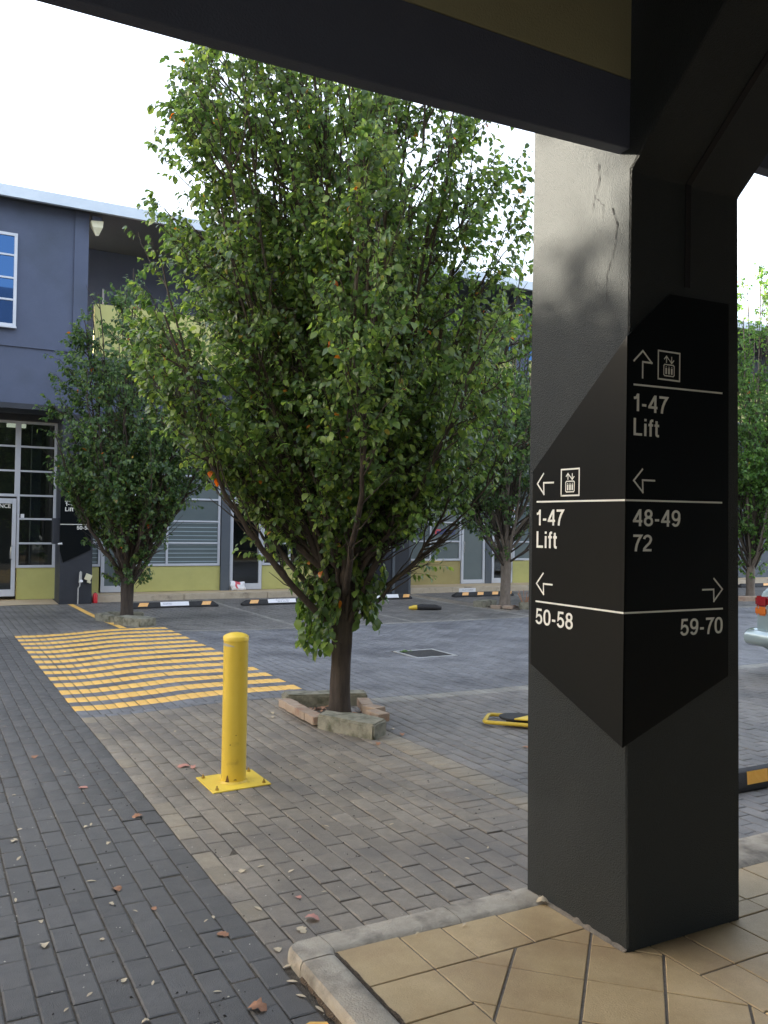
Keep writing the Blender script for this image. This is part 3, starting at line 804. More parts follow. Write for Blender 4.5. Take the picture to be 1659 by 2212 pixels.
def glyph_text(name, body, P, a0, a1, z0, z1, m, parent, wt=.142):
    adv, x = [], 0
    for c in body: adv.append(x); x += GL[c][0] + .075
    tot = x - .075; sx = (a1 - a0) / tot; sz = z1 - z0
    nrm = Vector((-1, 0, 0)) if P is LP else Vector((0, -1, 0))
    for c, ax in zip(body, adv):
        mb = MB()
        for si, (pts, closed) in enumerate(GL[c][1]):
            q = [Vector((ax * 1.0 + p[0], p[1])) for p in pts]; n = len(q); Lf, Rt = [], []
            for i in range(n):
                if closed: t_ = (q[(i + 1) % n] - q[i - 1]).normalized(); k_ = 1.0
                elif i == 0: t_ = (q[1] - q[0]).normalized(); k_ = 1.0
                elif i == n - 1: t_ = (q[-1] - q[-2]).normalized(); k_ = 1.0
                else:
                    u_, w_ = (q[i] - q[i - 1]).normalized(), (q[i + 1] - q[i]).normalized()
                    t_ = (u_ + w_); t_ = t_.normalized() if t_.length > 1e-4 else w_
                    k_ = min(1 / max(t_.dot(w_), .35), 2.0)
                nn = Vector((-t_.y, t_.x)) * wt / 2 * k_
                Lf.append(q[i] + nn); Rt.append(q[i] - nn)
            W_ = lambda p: Vector(P(a0 + p.x * sx, z0 + p.y * sz)) + nrm * .00015 * si
            vs = [W_(p) for p in Lf] + [W_(p) for p in Rt]
            fs = [(i, (i + 1) % n, n + (i + 1) % n, n + i) for i in range(n if closed else n - 1)]
            mb.add(vs, fs)
        obj(name, mb, m, parent, fix=False)
W = .0068
mw, mg = M["sign_white"], M["sign_grey"]
strokes("arrow", [[(2.819, 1.823), (2.860, 1.780), (2.817, 1.736), (2.819, 1.783), (2.754, 1.782)]], W, LP, mw, pl)
lift_icon(LP, 2.709, 2.602, 1.727, 1.832, mw, pl)
for q in ([(2.864, 1.705), (YR, 1.7035)], [(2.862, 1.2905), (YR, 1.2905)]): strokes("rule", [q], .0068, LP, mw, pl)
glyph_text("lettering", "1-47", LP, 2.863, 2.692, 1.607, 1.672, mw, pl)
glyph_text("lettering", "Lift", LP, 2.861, 2.731, 1.514, 1.582, mw, pl)
strokes("arrow", [[(2.813, 1.411), (2.857, 1.365), (2.811, 1.323), (2.812, 1.366), (2.754, 1.366)]], W, LP, mw, pl)
glyph_text("lettering", "50-58", LP, 2.861, 2.628, 1.197, 1.262, mw, pl)
strokes("arrow", [[(2.306, 2.217), (2.352, 2.260), (2.398, 2.219), (2.352, 2.219), (2.352, 2.157)]], W, RP, mg, pr)
lift_icon(RP, 2.431, 2.543, 2.164, 2.270, mg, pr)
for q in ([(2.307, 2.131), (2.780, 2.139)], [(XL, 1.7035), (2.785, 1.7075)], [(XL, 1.2905), (2.795, 1.2905)]): strokes("rule", [q], .0068, RP, mg, pr)
glyph_text("lettering", "1-47", RP, 2.308, 2.482, 2.034, 2.099, mg, pr)
glyph_text("lettering", "Lift", RP, 2.310, 2.439, 1.944, 2.008, mg, pr)
strokes("arrow", [[(2.359, 1.822), (2.314, 1.777), (2.360, 1.735), (2.358, 1.780), (2.422, 1.780)]], W, RP, mg, pr)
glyph_text("lettering", "48-49", RP, 2.312, 2.556, 1.609, 1.672, mg, pr)
glyph_text("lettering", "72", RP, 2.313, 2.410, 1.516, 1.578, mg, pr)
strokes("arrow", [[(2.741, 1.411), (2.791, 1.367), (2.744, 1.321), (2.742, 1.367), (2.678, 1.367)]], W, RP, mg, pr)
glyph_text("lettering", "59-70", RP, 2.562, 2.795, 1.194, 1.258, mg, pr)

# ------------------------------------------------------------------ the building we stand under
own = thing("walkway_building", (2, -2, 0), "dark grey building edge with painted beam and olive band passing over the walkway", "building")
mb = MB().prism([(-16, 2.960), (.2, 2.960), (1.2, 2.972), (2.2875, 3.004), (2.2875, 3.262), (-16, 3.262)], 2.362, 2.420, 'y')
mb.box(2.874, 26, 2.362, 2.420, 3.09, 3.262)
obj("beam", mb, M["fascia"], own, bevel=.003)
mb = MB()
mb.add([(-16, 2.362, 3.264), (2.2875, 2.362, 3.264), (2.2875, 2.420, 3.264), (-16, 2.420, 3.264), (-16, 2.362, 4.6), (2.2875, 2.362, 4.6), (2.2875, 2.420, 4.6), (-16, 2.420, 4.6)],
       [(0, 3, 2, 1), (4, 5, 6, 7), (0, 1, 5, 4), (1, 2, 6, 5), (2, 3, 7, 6), (3, 0, 4, 7)])
mb.box(2.874, 26, 2.362, 2.42, 3.264, 4.6)
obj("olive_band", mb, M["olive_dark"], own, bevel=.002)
mb = MB().box(2.876, 26, 1.85, 2.358, 3.40, 3.56)
mb.box(-16, 26, -3.4, 2.358, 3.62, 3.85)
obj("ceiling", mb, M["soffit"], own)
mb = MB().box(1.5, 26, -3.62, -3.42, 0, 3.6)
mb.box(-16, -3.4, -3.62, -3.42, 0, 3.6)
obj("rear_wall", mb, M["wall_grey"], own)
mb = MB().box(-16, 26, -6, -.6, 3.87, 10.2)
obj("upper_storey", mb, M["wall"], own)
for xx in (-4.55, 9.4, 16.5):
    mb = MB().box(xx, xx + .58, 2.44, 2.96, 0, 3.4); obj("column", mb, M["pillar"], own)

# ------------------------------------------------------------------ bollard
bx, by = 1.742, 5.115
bol = thing("bollard", (bx, by, 0), "yellow steel bollard with domed cap bolted to the pavers left of the pillar", "bollard")
r0_ = .0755
mb = MB().lathe([(r0_, .004), (r0_, .30), (r0_ * .998, .6), (r0_, .876)], bx, by, 40)
obj("post", mb, M["yellow"], bol, smooth=True)
mb = MB().lathe([(r0_ + .003, .872), (r0_ + .003, .893), (r0_, .899), (.062, .908), (.040, .916), (.018, .920)], bx, by, 40)
obj("cap", mb, M["plate_yellow"], bol, smooth=True)
mb = MB().lathe([(r0_ + .012, .0092), (r0_ + .002, .018)], bx, by, 40)
obj("weld_bead", mb, M["yellow"], bol, smooth=True)
mb = MB()
q = [(1.551, 5.262), (1.560, 4.925), (1.932, 4.972), (1.925, 5.310)]
mb.prism([(1.553, 5.275), (1.557, 4.930), (1.930, 4.960), (1.925, 5.300)], .001, .009, 'z')
obj("base_plate", mb, M["plate_yellow"], bol, bevel=.0015)
for px, py in ((1.588, 5.240), (1.592, 4.970), (1.895, 4.995), (1.892, 5.262)):
    mb = MB().lathe([(.013, .0092), (.013, .012), (.0095, .012), (.0095, .020), (.0045, .020), (.0045, .033)], px, py, 6)
    obj("bolt", mb, M["bolt"], bol)
def patch_on_post(name, th0, th1, zf, m, r_=r0_ + .0009):
    mb = MB(); n = 10
    pts = []
    for i in range(n + 1):
        t = th0 + (th1 - th0) * i / n; z0, z1 = zf(i / n); pts.append((t, z0, z1))
    for (a, z0, z1), (b, y0, y1) in zip(pts[:-1], pts[1:]):
        mb.add([(bx + r_ * math.cos(a), by + r_ * math.sin(a), z0), (bx + r_ * math.cos(b), by + r_ * math.sin(b), y0),
                (bx + r_ * math.cos(b), by + r_ * math.sin(b), y1), (bx + r_ * math.cos(a), by + r_ * math.sin(a), z1)], [(0, 1, 2, 3)])
    obj(name, mb, m, bol, fix=False)
vt = math.atan2(-by, -bx)                    # towards the viewer
patch_on_post("tape_remnant", vt - 1.45, vt - .12, lambda t: (.842 - .004 * t, .842 + .016 * (1 - t ** 3)), M["tape"])
patch_on_post("rust_patch", vt - .80, vt - .30, lambda t: (.010, .014 + .085 * t * max(0, math.sin(t * 3.1)) ** 2), M["rust"])
patch_on_post("rust_patch", vt - .02, vt + .30, lambda t: (.030, .030 + .007 * math.sin(t * 3.14)), M["rust"])
patch_on_post("rust_patch", vt + .10, vt + .19, lambda t: (.30, .30 + .006 * math.sin(t * 3.14)), M["rust"])
patch_on_post("rust_patch", vt - .35, vt - .28, lambda t: (.24, .24 + .012 * math.sin(t * 3.14)), M["rust"])

# ------------------------------------------------------------------ trees
def tubes_np(name, paths, radii, sides, m, parent):
    """many polylines -> one mesh; each path (k,3), radii (k,)."""
    V, F, b = [], [], 0
    ang = np.arange(sides) * 2 * np.pi / sides
    for P, r_ in zip(paths, radii):
        k = len(P)
        d = np.gradient(P, axis=0); d /= np.linalg.norm(d, axis=1)[:, None] + 1e-9
        ref = np.array([1.0, .13, .07]) if abs(d[0][0]) < .8 else np.array([0.1, 1.0, .05])
        a = np.cross(d, ref); a /= np.linalg.norm(a, axis=1)[:, None] + 1e-9
        c = np.cross(d, a)
        ring = P[:, None] + (a[:, None] * np.cos(ang)[None, :, None] + c[:, None] * np.sin(ang)[None, :, None]) * r_[:, None, None]
        V.append(ring.reshape(-1, 3))
        i = np.arange(k - 1)[:, None] * sides; j = np.arange(sides)[None]
        f = np.stack([i + j, i + (j + 1) % sides, i + sides + (j + 1) % sides, i + sides + j], 2).reshape(-1, 4) + b
        F.append(f); b += k * sides
    return link(name, fast_mesh(name, np.concatenate(V), np.concatenate(F), [m], smooth=True), parent)

LEAF_T = np.array([(0, 0, 0), (.14, .30, .05), (.14, -.30, .05), (.30, 0, 0), (.46, .45, .06), (.46, -.45, .06), (.66, 0, -.05), (.78, .26, -.06), (.78, -.26, -.06), (1.0, 0, -.20)])
LEAF_F = np.array([(0, 3, 1), (0, 2, 3), (1, 3, 4), (2, 5, 3), (3, 6, 4), (3, 5, 6), (4, 6, 7), (5, 8, 6), (6, 9, 7), (6, 8, 9)])
def leaves(name, pos, dirv, nrm, size, m, parent, **props):
    d = dirv / (np.linalg.norm(dirv, axis=1)[:, None] + 1e-9)
    w = np.cross(nrm, d); w /= np.linalg.norm(w, axis=1)[:, None] + 1e-9
    n_ = np.cross(d, w)
    L = size[:, None, None]
    T = LEAF_T[None]
    v = pos[:, None] + L * (T[..., 0:1] * d[:, None] + T[..., 1:2] * .78 * w[:, None] + T[..., 2:3] * n_[:, None])
    f = (LEAF_F[None] + (np.arange(len(pos)) * 10)[:, None, None]).reshape(-1, 3)
    o = link(name, fast_mesh(name, v.reshape(-1, 3), f, [m], smooth=True), parent)
    o["kind"] = "stuff"
    for k, q in props.items(): o[k] = q
    return o

def make_tree(base, H, env, n_limb, n_leaf_target, leaf_size, seed, label, group, bark, leafm, trunk_r, fork, shoots=8, skirt=None, extra=None, cut=None, inner=1.0):
    r_ = np.random.default_rng(seed)
    bxx, byy, bz = base
    t = thing("pear_tree", base, label, "tree", group)
    ez = np.array([e[0] for e in env]); er = np.array([e[1] for e in env])
    off = np.array([e[2] if len(e) > 2 else 0 for e in env])
    ER = lambda z: np.interp(z, ez, er, left=.05, right=.02)
    EO = lambda z: np.interp(z, ez, off)
    # trunk with flared foot, built as one lofted skin with buttress ripple
    mb = MB(); ns = 22; zs = [-.05, 0, .03, .08, .16, .28, .45, .62, fork * .8, fork, fork * 1.35, fork * 1.8]
    for k, z in enumerate(zs):
        rad = trunk_r * (1 + .38 * math.exp(-max(z, 0) / .06)) * (1 - .12 * max(z, 0) / fork) * (1.12 if abs(z - fork) < .2 else 1)
        if z > fork: rad = trunk_r * (.80 - .25 * (z - fork) / fork)
        for j in range(ns):
            a = 2 * math.pi * j / ns
            rr = rad * (1 + .055 * math.sin(a * 5 + z * 3 + seed) + .05 * mnoise.noise(Vector((math.cos(a) * 2, math.sin(a) * 2, z * 5 + seed))))
            mb.v.append((bxx + rr * math.cos(a) + .02 * math.sin(z * 2.3 + seed), byy + rr * math.sin(a), bz + z))
    for k in range(len(zs) - 1):
        for j in range(ns): mb.f.append((k * ns + j, k * ns + (j + 1) % ns, (k + 1) * ns + (j + 1) % ns, (k + 1) * ns + j)); mb.m.append(0)
    mb.f.append(tuple((len(zs) - 1) * ns + j for j in range(ns))); mb.m.append(0)
    obj("trunk", mb, bark, t, smooth=True)
    # limbs fan upwards
    limb_paths, limb_rads, sec_p, sec_r, sh_p, sh_r = [], [], [], [], [], []
    lp, ld = [], []
    for i in range(n_limb):
        th = i * 2.39996 + r_.normal(0, .25)
        f = (i + .5) / n_limb
        zE = fork + (H * .985 - fork) * (f ** .72) * r_.uniform(.93, 1.0)
        zE = max(zE, env[4][0])
        rE = ER(zE) * (r_.uniform(.72, .98) if i % 3 else r_.uniform(.15, .6))
        z0 = r_.uniform(fork * .85, fork * 1.6) if i < n_limb * .8 else r_.uniform(fork * 1.2, fork * 2)
        P0 = np.array([.3 * trunk_r * math.cos(th), .3 * trunk_r * math.sin(th), z0])
        P2 = np.array([rE * math.cos(th) + EO(zE), rE * math.sin(th), zE])
        sp = r_.uniform(.50, .80)
        P1 = np.array([P2[0] * sp, P2[1] * sp, z0 + (zE - z0) * r_.uniform(.28, .45)])
        k = 14; s = np.linspace(0, 1, k)[:, None]
        P = (1 - s) ** 2 * P0 + 2 * s * (1 - s) * P1 + s ** 2 * P2
        P[1:-1] += r_.normal(0, .012, (k - 2, 3))
        ra = trunk_r * r_.uniform(.17, .36) * (1.15 if f < .5 else .9)
        rad = ra * (.75 if zE < env[6][0] else 1) * (1 - .86 * s[:, 0]) + .0035
        limb_paths.append(P); limb_rads.append(rad)
        nsec = int((6 + 13 * (zE - z0) / H) * inner * (1.35 if zE < env[min(8, len(env) - 1)][0] else 1))
        for q in range(nsec):
            u = r_.uniform(.22, .97); kk = u * (k - 1); a = int(kk); fr = kk - a
            B = P[a] * (1 - fr) + P[min(a + 1, k - 1)] * fr
            tan = P[min(a + 1, k - 1)] - P[a]; tan = tan / (np.linalg.norm(tan) + 1e-9)
            rad_dir = np.array([B[0] - EO(B[2]), B[1], 0]); rad_dir /= np.linalg.norm(rad_dir) + 1e-6
            rnd = r_.normal(0, 1, 3); rnd /= np.linalg.norm(rnd)
            d = tan * .8 + rad_dir * r_.uniform(.15, .85) + rnd * .55; d[2] = abs(d[2]) * .8 + .15
            d /= np.linalg.norm(d)
            Ls = r_.uniform(.35, .95) * min(1.0, H / 4.5)
            m_ = 8; ss = np.linspace(0, 1, m_)[:, None]
            Q = B + d * ss * Ls + np.array([0, 0, 1.0]) * (ss ** 2) * Ls * r_.uniform(.0, .35)
            Q[1:] += r_.normal(0, .008, (m_ - 1, 3))
            end = Q[-1]; rr = math.hypot(end[0] - EO(end[2]), end[1]); lim = ER(end[2]) * 1.05
            if rr > lim:
                sc = max(.35, 1 - (rr - lim) / (Ls + 1e-6)); Q = B + (Q - B) * sc
            sec_p.append(Q); sec_r.append((.0070 * (1 - ss[:, 0]) + .0022) * (leaf_size / .07) ** .35)
            nsh = r_.integers(3, shoots)
            for w_ in range(nsh):
                u2 = r_.uniform(.2, 1.0); kk = u2 * (m_ - 1); a = int(min(kk, m_ - 2)); fr = kk - a
                C = Q[a] * (1 - fr) + Q[a + 1] * fr
                rnd = r_.normal(0, 1, 3); rnd /= np.linalg.norm(rnd)
                dd = (Q[a + 1] - Q[a]); dd /= np.linalg.norm(dd) + 1e-9
                dd = dd * .6 + rnd * .75 + rad_dir * .25; dd[2] += .15; dd /= np.linalg.norm(dd)
                Lh = r_.uniform(.12, .34) * max(.93, (leaf_size / .07) ** .5)
                s3 = np.linspace(0, 1, 5)[:, None]
                Z = C + dd * s3 * Lh + np.array([0, 0, -1.0]) * s3 ** 2 * Lh * r_.uniform(-.15, .25)
                e = Z[-1]; rr = math.hypot(e[0] - EO(e[2]), e[1])
                if rr > ER(e[2]) * 1.10 + .04 and r_.random() < .93: continue
                sh_p.append(Z); sh_r.append(.0022 * (1 - .6 * s3[:, 0]))
                nl_ = int(r_.uniform(9, 16) * (1.35 if leaf_size < .05 else 1))
                for li in range(nl_):
                    uu = (li + .6) / nl_; kk = uu * 4; a3 = int(min(kk, 3)); fr = kk - a3
                    lp.append(Z[a3] * (1 - fr) + Z[a3 + 1] * fr); ld.append(dd)
    ex_start = len(lp) if extra is not None else None
    if extra is not None:
        for Z, rad in extra:
            Z = np.array(Z); sh_p.append(Z); sh_r.append(np.linspace(rad, .002, len(Z)))
            seg = np.linalg.norm(np.diff(Z, axis=0), axis=1).sum(); nl_ = int(seg / .030)
            for li in range(2, nl_):
                uu = (li + .5) / nl_ * (len(Z) - 1); a3 = int(min(uu, len(Z) - 2)); fr = uu - a3
                for _ in range(2):
                    lp.append(Z[a3] * (1 - fr) + Z[a3 + 1] * fr); ld.append((Z[a3 + 1] - Z[a3]) / (np.linalg.norm(Z[a3 + 1] - Z[a3]) + 1e-9))
    bvec = np.array([bxx, byy, bz])
    # limbs are parts one can tell apart
    for P, rad in zip(limb_paths, limb_rads):
        tubes_np("limb", [P + bvec], [rad], 8, bark if rad[0] > .03 else M["twig"], t)
    o = tubes_np("twigs", [p + bvec for p in sec_p + sh_p], list(sec_r) + list(sh_r), 5, M["twig"], t); o["kind"] = "stuff"
    n_ex = 0
    lp = np.array(lp); ld = np.array(ld)
    if ex_start is not None: lpx, ldx = lp[ex_start:], ld[ex_start:]; lp, ld = lp[:ex_start], ld[:ex_start]
    if len(lp) > n_leaf_target:
        sel = r_.permutation(len(lp))[:n_leaf_target]; lp, ld = lp[sel], ld[sel]
    if ex_start is not None: lp, ld = np.concatenate([lp, lpx]), np.concatenate([ld, ldx])
    n = len(lp)
    rnd = r_.normal(0, 1, (n, 3)); rnd /= np.linalg.norm(rnd, axis=1)[:, None]
    outd = np.stack([lp[:, 0], lp[:, 1], np.zeros(n)], 1); outd /= np.linalg.norm(outd, axis=1)[:, None] + 1e-6
    d = ld * .35 + rnd * .75 + outd * .35; d[:, 2] -= r_.uniform(.15, 1.25, n)
    d /= np.linalg.norm(d, axis=1)[:, None]
    nr = r_.normal(0, .55, (n, 3)) + np.array([0, 0, 1.0]) + outd * .5
    size = leaf_size * np.clip(r_.normal(1, .27, n), .4, 1.6)
    if ex_start is not None and leaf_size < .05: size[-len(lpx):] *= 1.35
    start = lp + d * (size * .25)[:, None]
    leaves("crown", start + bvec, d, nr, size, leafm, t)
    0 and print("tree", label[:30], "leaves", n, "twigs", len(sec_p) + len(sh_p))
    return t

env_main = [(.55, .10), (1.0, .24, -.05), (1.35, .33, -.1), (1.65, .62, -.06), (1.95, .94, -.02), (2.15, 1.22, .04), (2.4, 1.52, .06), (2.72, 1.66, .06),
            (3.1, 1.72, .02), (3.5, 1.66, .02), (3.9, 1.66, 0), (4.3, 1.60, -.04), (4.65, 1.46, -.10), (4.95, 1.30, -.16), (5.4, 1.06, -.24), (5.9, .85, -.25), (6.4, .65, -.15), (6.8, .2, -.1)]
# drooping shoots low on the trunk, as in the photograph
ex = []
def droop(x, y, z, dx, dy, dz, n=7, rad=.006, sag=.0):
    ex.append(([(x + dx * i / (n - 1), y + dy * i / (n - 1), z + dz * i / (n - 1) - sag * (i / (n - 1)) ** 2) for i in range(n)], rad))
for a in ((-.08, -.05, 1.30, -.22, -.10, -.30, .20), (-.10, -.08, 1.20, -.14, -.12, -.45, .15), (-.06, -.1, 1.05, -.20, -.15, -.30, .12), (-.12, 0, 1.25, -.25, .05, -.4, .2),
          (.06, -.08, 1.15, .14, -.12, -.15, .2), (.08, -.06, 1.25, .20, -.05, -.25, .25), (.05, -.1, 1.35, .10, -.2, -.3, .25), (-.1, -.1, 1.5, -.30, -.2, -.2, .25),
          (-.05, -.08, .62, -.16, -.08, .10, .14), (.07, -.03, 1.45, .16, .0, -.25, .25), (0, -.12, 1.45, -.02, -.2, -.3, .15), (.08, -.08, 1.0, .10, -.1, -.05, .15)):
    droop(a[0], a[1], a[2], a[3], a[4], a[5], sag=a[6])
# hanging curtain on the left side of the fork, shorter one on the right (seen from the walkway)
LV = Vector((-rt0.x, -rt0.y)); 
for (o1, o2, z0_, ln_) in ((.16, .10, 1.22, .42), (.21, .02, 1.30, .55), (.27, .12, 1.18, .50), (.31, .05, 1.32, .62), (.24, -.06, 1.10, .48), (.18, .14, .98, .34), (.35, .10, 1.28, .38), (.29, -.02, 1.02, .36), (.14, .0, 1.05, .30),
                           (-.17, .10, 1.20, .32), (-.22, .05, 1.28, .42), (-.27, .10, 1.22, .36), (-.13, .12, 1.10, .30), (-.32, .02, 1.30, .34), (-.20, -.04, 1.12, .30)):
    bxy = LV * o1 + Vector((-fwd.x, -fwd.y)) * o2
    q = [(bxy.x * k_ / 3, bxy.y * k_ / 3, z0_ - .12 + .12 * (1 - (1 - k_ / 3) ** 2)) for k_ in range(3)]
    q += [(bxy.x * (1 + .08 * math.sin(k_)), bxy.y * (1 + .05 * k_ / 7), z0_ - ln_ * (1.16 if o1 > 0 else .9) * k_ / 7) for k_ in range(8)]
    ex.append((q, .005))
for i in range(16):
    th = rng.uniform(0, 6.28); z = rng.uniform(.85, 1.7)
    droop(.07 * math.cos(th), .07 * math.sin(th), z, .14 * math.cos(th), .14 * math.sin(th), .32, sag=.05, rad=.004)
zt = float(gz(3.14, 6.5))
make_tree((3.14, 6.5, zt - .02), 6.8, env_main, 84, 104000, .047, 11,
          "tall leafy pear tree growing from the brick and concrete edged pit behind the yellow bollard", "pear trees in the courtyard",
          M["bark"], M["leaf"], .086, .78, shoots=12, extra=ex, inner=1.5)
def spr(n, r0, z0, z1, seed):
    q = np.random.default_rng(seed); L = []
    for i in range(n):
        th = q.uniform(0, 6.28); z = q.uniform(z0, z1)
        L.append(([(r0 * math.cos(th) * (1 + k * .4), r0 * math.sin(th) * (1 + k * .4), z + .30 * k / 5 - .10 * (k / 5) ** 2) for k in range(6)], .005))
    return L
env_left = [(.55, .18), (1.0, .28), (1.3, .36), (1.62, .55), (1.85, .76), (2.1, .98), (2.45, 1.18), (2.8, 1.24), (3.1, 1.25), (3.5, 1.20), (4.0, 1.08), (4.5, .92), (5.0, .70), (5.5, .35), (5.7, .1)]
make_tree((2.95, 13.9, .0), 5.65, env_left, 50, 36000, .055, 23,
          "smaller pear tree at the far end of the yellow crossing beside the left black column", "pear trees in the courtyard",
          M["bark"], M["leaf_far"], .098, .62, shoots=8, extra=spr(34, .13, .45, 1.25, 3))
env_mid = [(.9, .15), (1.2, .4), (1.5, .85), (2.1, 1.30), (2.6, 1.75), (3.2, 1.72), (4.0, 1.5), (4.8, 1.2), (5.5, .85), (6.1, .4), (6.4, .1)]
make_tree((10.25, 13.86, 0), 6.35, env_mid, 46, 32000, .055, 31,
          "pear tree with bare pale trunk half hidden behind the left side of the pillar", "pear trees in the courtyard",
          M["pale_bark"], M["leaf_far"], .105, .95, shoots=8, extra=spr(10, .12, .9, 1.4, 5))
env_right = [(.45, .25), (.9, .55), (1.3, .9), (2.0, 1.15), (3.1, 1.25), (4.2, 1.35), (5.3, 1.3), (6.4, 1.1), (7.3, .75), (8.0, .3), (8.3, .1)]
make_tree((17.3, 13.75, 0), 8.2, env_right, 50, 34000, .066, 41,
          "bright pear tree seen past the right side of the pillar", "pear trees in the courtyard",
          M["pale_bark"], M["leaf_pale"], .10, .62, shoots=8, extra=spr(14, .12, .4, 1.0, 7))
env_off = [(.8, .2), (1.3, .6), (2.0, 1.2), (2.8, 1.6), (3.8, 1.55), (4.8, 1.2), (5.8, .7), (6.4, .2)]
make_tree((-3.96, 6.5, 0), 6.3, env_off, 22, 9000, .065, 57,
          "pear tree further along the row outside the left edge", "pear trees in the courtyard",
          M["bark"], M["leaf"], .10, .9, shoots=4)  # unseen tree, added so its crown dapples the sun on the pillar
# pruned stub on the main trunk
# ------------------------------------------------------------------ tree pits
def rough_block(name, poly, z0, z1, m, parent, seed, rad=.014, amp=.006):
    """a slab with a subdivided, weathered outline."""
    import bmesh
    mb = MB().prism(poly, z0, z1, 'z')
    me = bpy.data.meshes.new(name); me.from_pydata(mb.v, [], mb.f)
    bm = bmesh.new(); bm.from_mesh(me); bmesh.ops.recalc_face_normals(bm, faces=bm.faces)
    bmesh.ops.bevel(bm, geom=list(bm.edges), offset=rad, segments=2, affect='EDGES', clamp_overlap=True)
    for _ in range(3):
        bmesh.ops.subdivide_edges(bm, edges=[e for e in bm.edges if e.calc_length() > .035], cuts=1, use_grid_fill=True)
    bmesh.ops.triangulate(bm, faces=bm.faces)
    for v in bm.verts:
        q = v.co * 18 + Vector((seed, 0, 0))
        v.co += Vector((mnoise.noise(q), mnoise.noise(q + Vector((9, 0, 0))), mnoise.noise(q + Vector((0, 9, 0))))) * amp
    bm.to_mesh(me); bm.free(); me.materials.append(m)
    me.polygons.foreach_set("use_smooth", [True] * len(me.polygons))
    try: me.set_sharp_from_angle(angle=R(50))
    except Exception: pass
    return link(name, me, parent)
def brick_at(name, x, y, ang, z, parent, tilt=0, size=(.105, .19, .065)):
    mb = MB().box(-size[0] / 2, size[0] / 2, -size[1] / 2, size[1] / 2, 0, size[2])
    o = obj(name, mb, M["brick"], parent, bevel=.004)
    o.location = Vector((x, y, z)) - parent.location; o.rotation_euler = (tilt, tilt * .4, ang)
    return o
p1 = thing("tree_pit_edging", (3.05, 6.3, zt), "edging of two worn concrete blocks and pink bricks round the foot of the big tree", "edging", "edgings round the trees")
rough_block("concrete_block", [(2.765, 6.16), (3.005, 5.66), (3.19, 5.80), (3.13, 6.02), (2.89, 6.27)], -.02, .112, M["old_concrete"], p1, 1)
rough_block("concrete_block", [(2.83, 6.94), (3.50, 6.72), (3.56, 6.90), (2.86, 7.14)], -.02, .115, M["old_concrete"], p1, 2)
for (x, y, a) in ((2.815, 6.86, .05), (2.805, 6.665, .02), (2.80, 6.47, .0), (2.805, 6.29, -.03)): brick_at("brick", x, y, a, .02, p1)
for (x, y, a, tl) in ((3.36, 6.50, -.25, .1), (3.33, 6.28, .18, -.06), (3.26, 6.08, .1, .0)): brick_at("brick", x, y, a, .03 + .01, p1, tl)
mb = MB().box(2.84, 3.32, 6.1, 7.0, -.05, zt - .004); obj("soil", mb, M["soil"], p1)
p2 = thing("tree_pit_edging", (2.9, 13.6, 0), "mossy concrete edging blocks round the smaller tree at the crossing's far end", "edging", "edgings round the trees")
rough_block("concrete_block", [(2.62, 13.36), (2.90, 12.86), (3.17, 12.97), (3.10, 13.22), (2.83, 13.50)], -.02, .15, M["old_concrete"], p2, 3)
rough_block("concrete_block", [(2.50, 14.25), (2.62, 13.66), (2.74, 13.70), (2.70, 14.3)], -.02, .12, M["old_concrete"], p2, 4)
rough_block("concrete_block", [(2.70, 14.35), (3.25, 14.18), (3.3, 14.34), (2.74, 14.52)], -.02, .11, M["old_concrete"], p2, 5)
mb = MB().box(2.74, 3.2, 13.3, 14.3, -.05, .012); obj("soil", mb, M["soil"], p2)
p3 = thing("tree_pit_edging", (10.2, 13.7, 0), "low concrete blocks and one brick round the pale trunk beside the pillar", "edging", "edgings round the trees")
rough_block("concrete_block", [(9.78, 13.95), (10.30, 14.20), (10.20, 14.42), (9.72, 14.2)], -.02, .12, M["old_concrete"], p3, 6)
rough_block("concrete_block", [(10.28, 13.42), (11.1, 12.90), (11.2, 13.06), (10.4, 13.62)], -.02, .13, M["old_concrete"], p3, 7)
brick_at("brick", 9.93, 13.72, .6, .0, p3); brick_at("brick", 10.09, 13.55, .7, .0, p3)
mb = MB().box(9.95, 10.6, 13.4, 14.25, -.05, .012); obj("soil", mb, M["soil"], p3)
p4 = thing("tree_pit_edging", (17.2, 13.6, 0), "brick coloured kerb blocks under the bright tree at the right edge", "edging", "edgings round the trees")
rough_block("concrete_block", [(16.2, 13.28), (17.0, 12.98), (17.08, 13.14), (16.3, 13.46)], -.02, .11, M["brick"], p4, 8)
rough_block("concrete_block", [(17.06, 12.98), (17.9, 12.98), (17.9, 13.14), (17.1, 13.14)], -.02, .11, M["brick"], p4, 9)
mb = MB().box(16.6, 17.8, 13.2, 14.3, -.05, .012); obj("soil", mb, M["soil"], p4)
def litter(name, cx_, cy_, rx, ry, n, z, m, parent, seed):
    q = np.random.default_rng(seed); t_ = q.uniform(0, 6.28, n); r2 = np.sqrt(q.uniform(0, 1, n))
    pos = np.stack([cx_ + rx * r2 * np.cos(t_), cy_ + ry * r2 * np.sin(t_), np.full(n, z) + q.uniform(0, .012, n)], 1)
    a = q.uniform(0, 6.28, n)
    o_ = leaves(name, pos, np.stack([np.cos(a), np.sin(a), q.normal(0, .25, n)], 1), np.tile([0, 0, 1.0], (n, 1)) + q.normal(0, .3, (n, 3)), q.uniform(.02, .055, n), m, parent)
litter("leaf_litter", 3.08, 6.55, .22, .34, 90, zt + .005, M["fl_brown"], p1, 3)
litter("leaf_litter", 2.96, 13.8, .2, .4, 60, .02, M["fl_brown"], p2, 4)
litter("leaf_litter", 10.35, 13.85, .3, .35, 60, .02, M["fl_brown"], p3, 5)
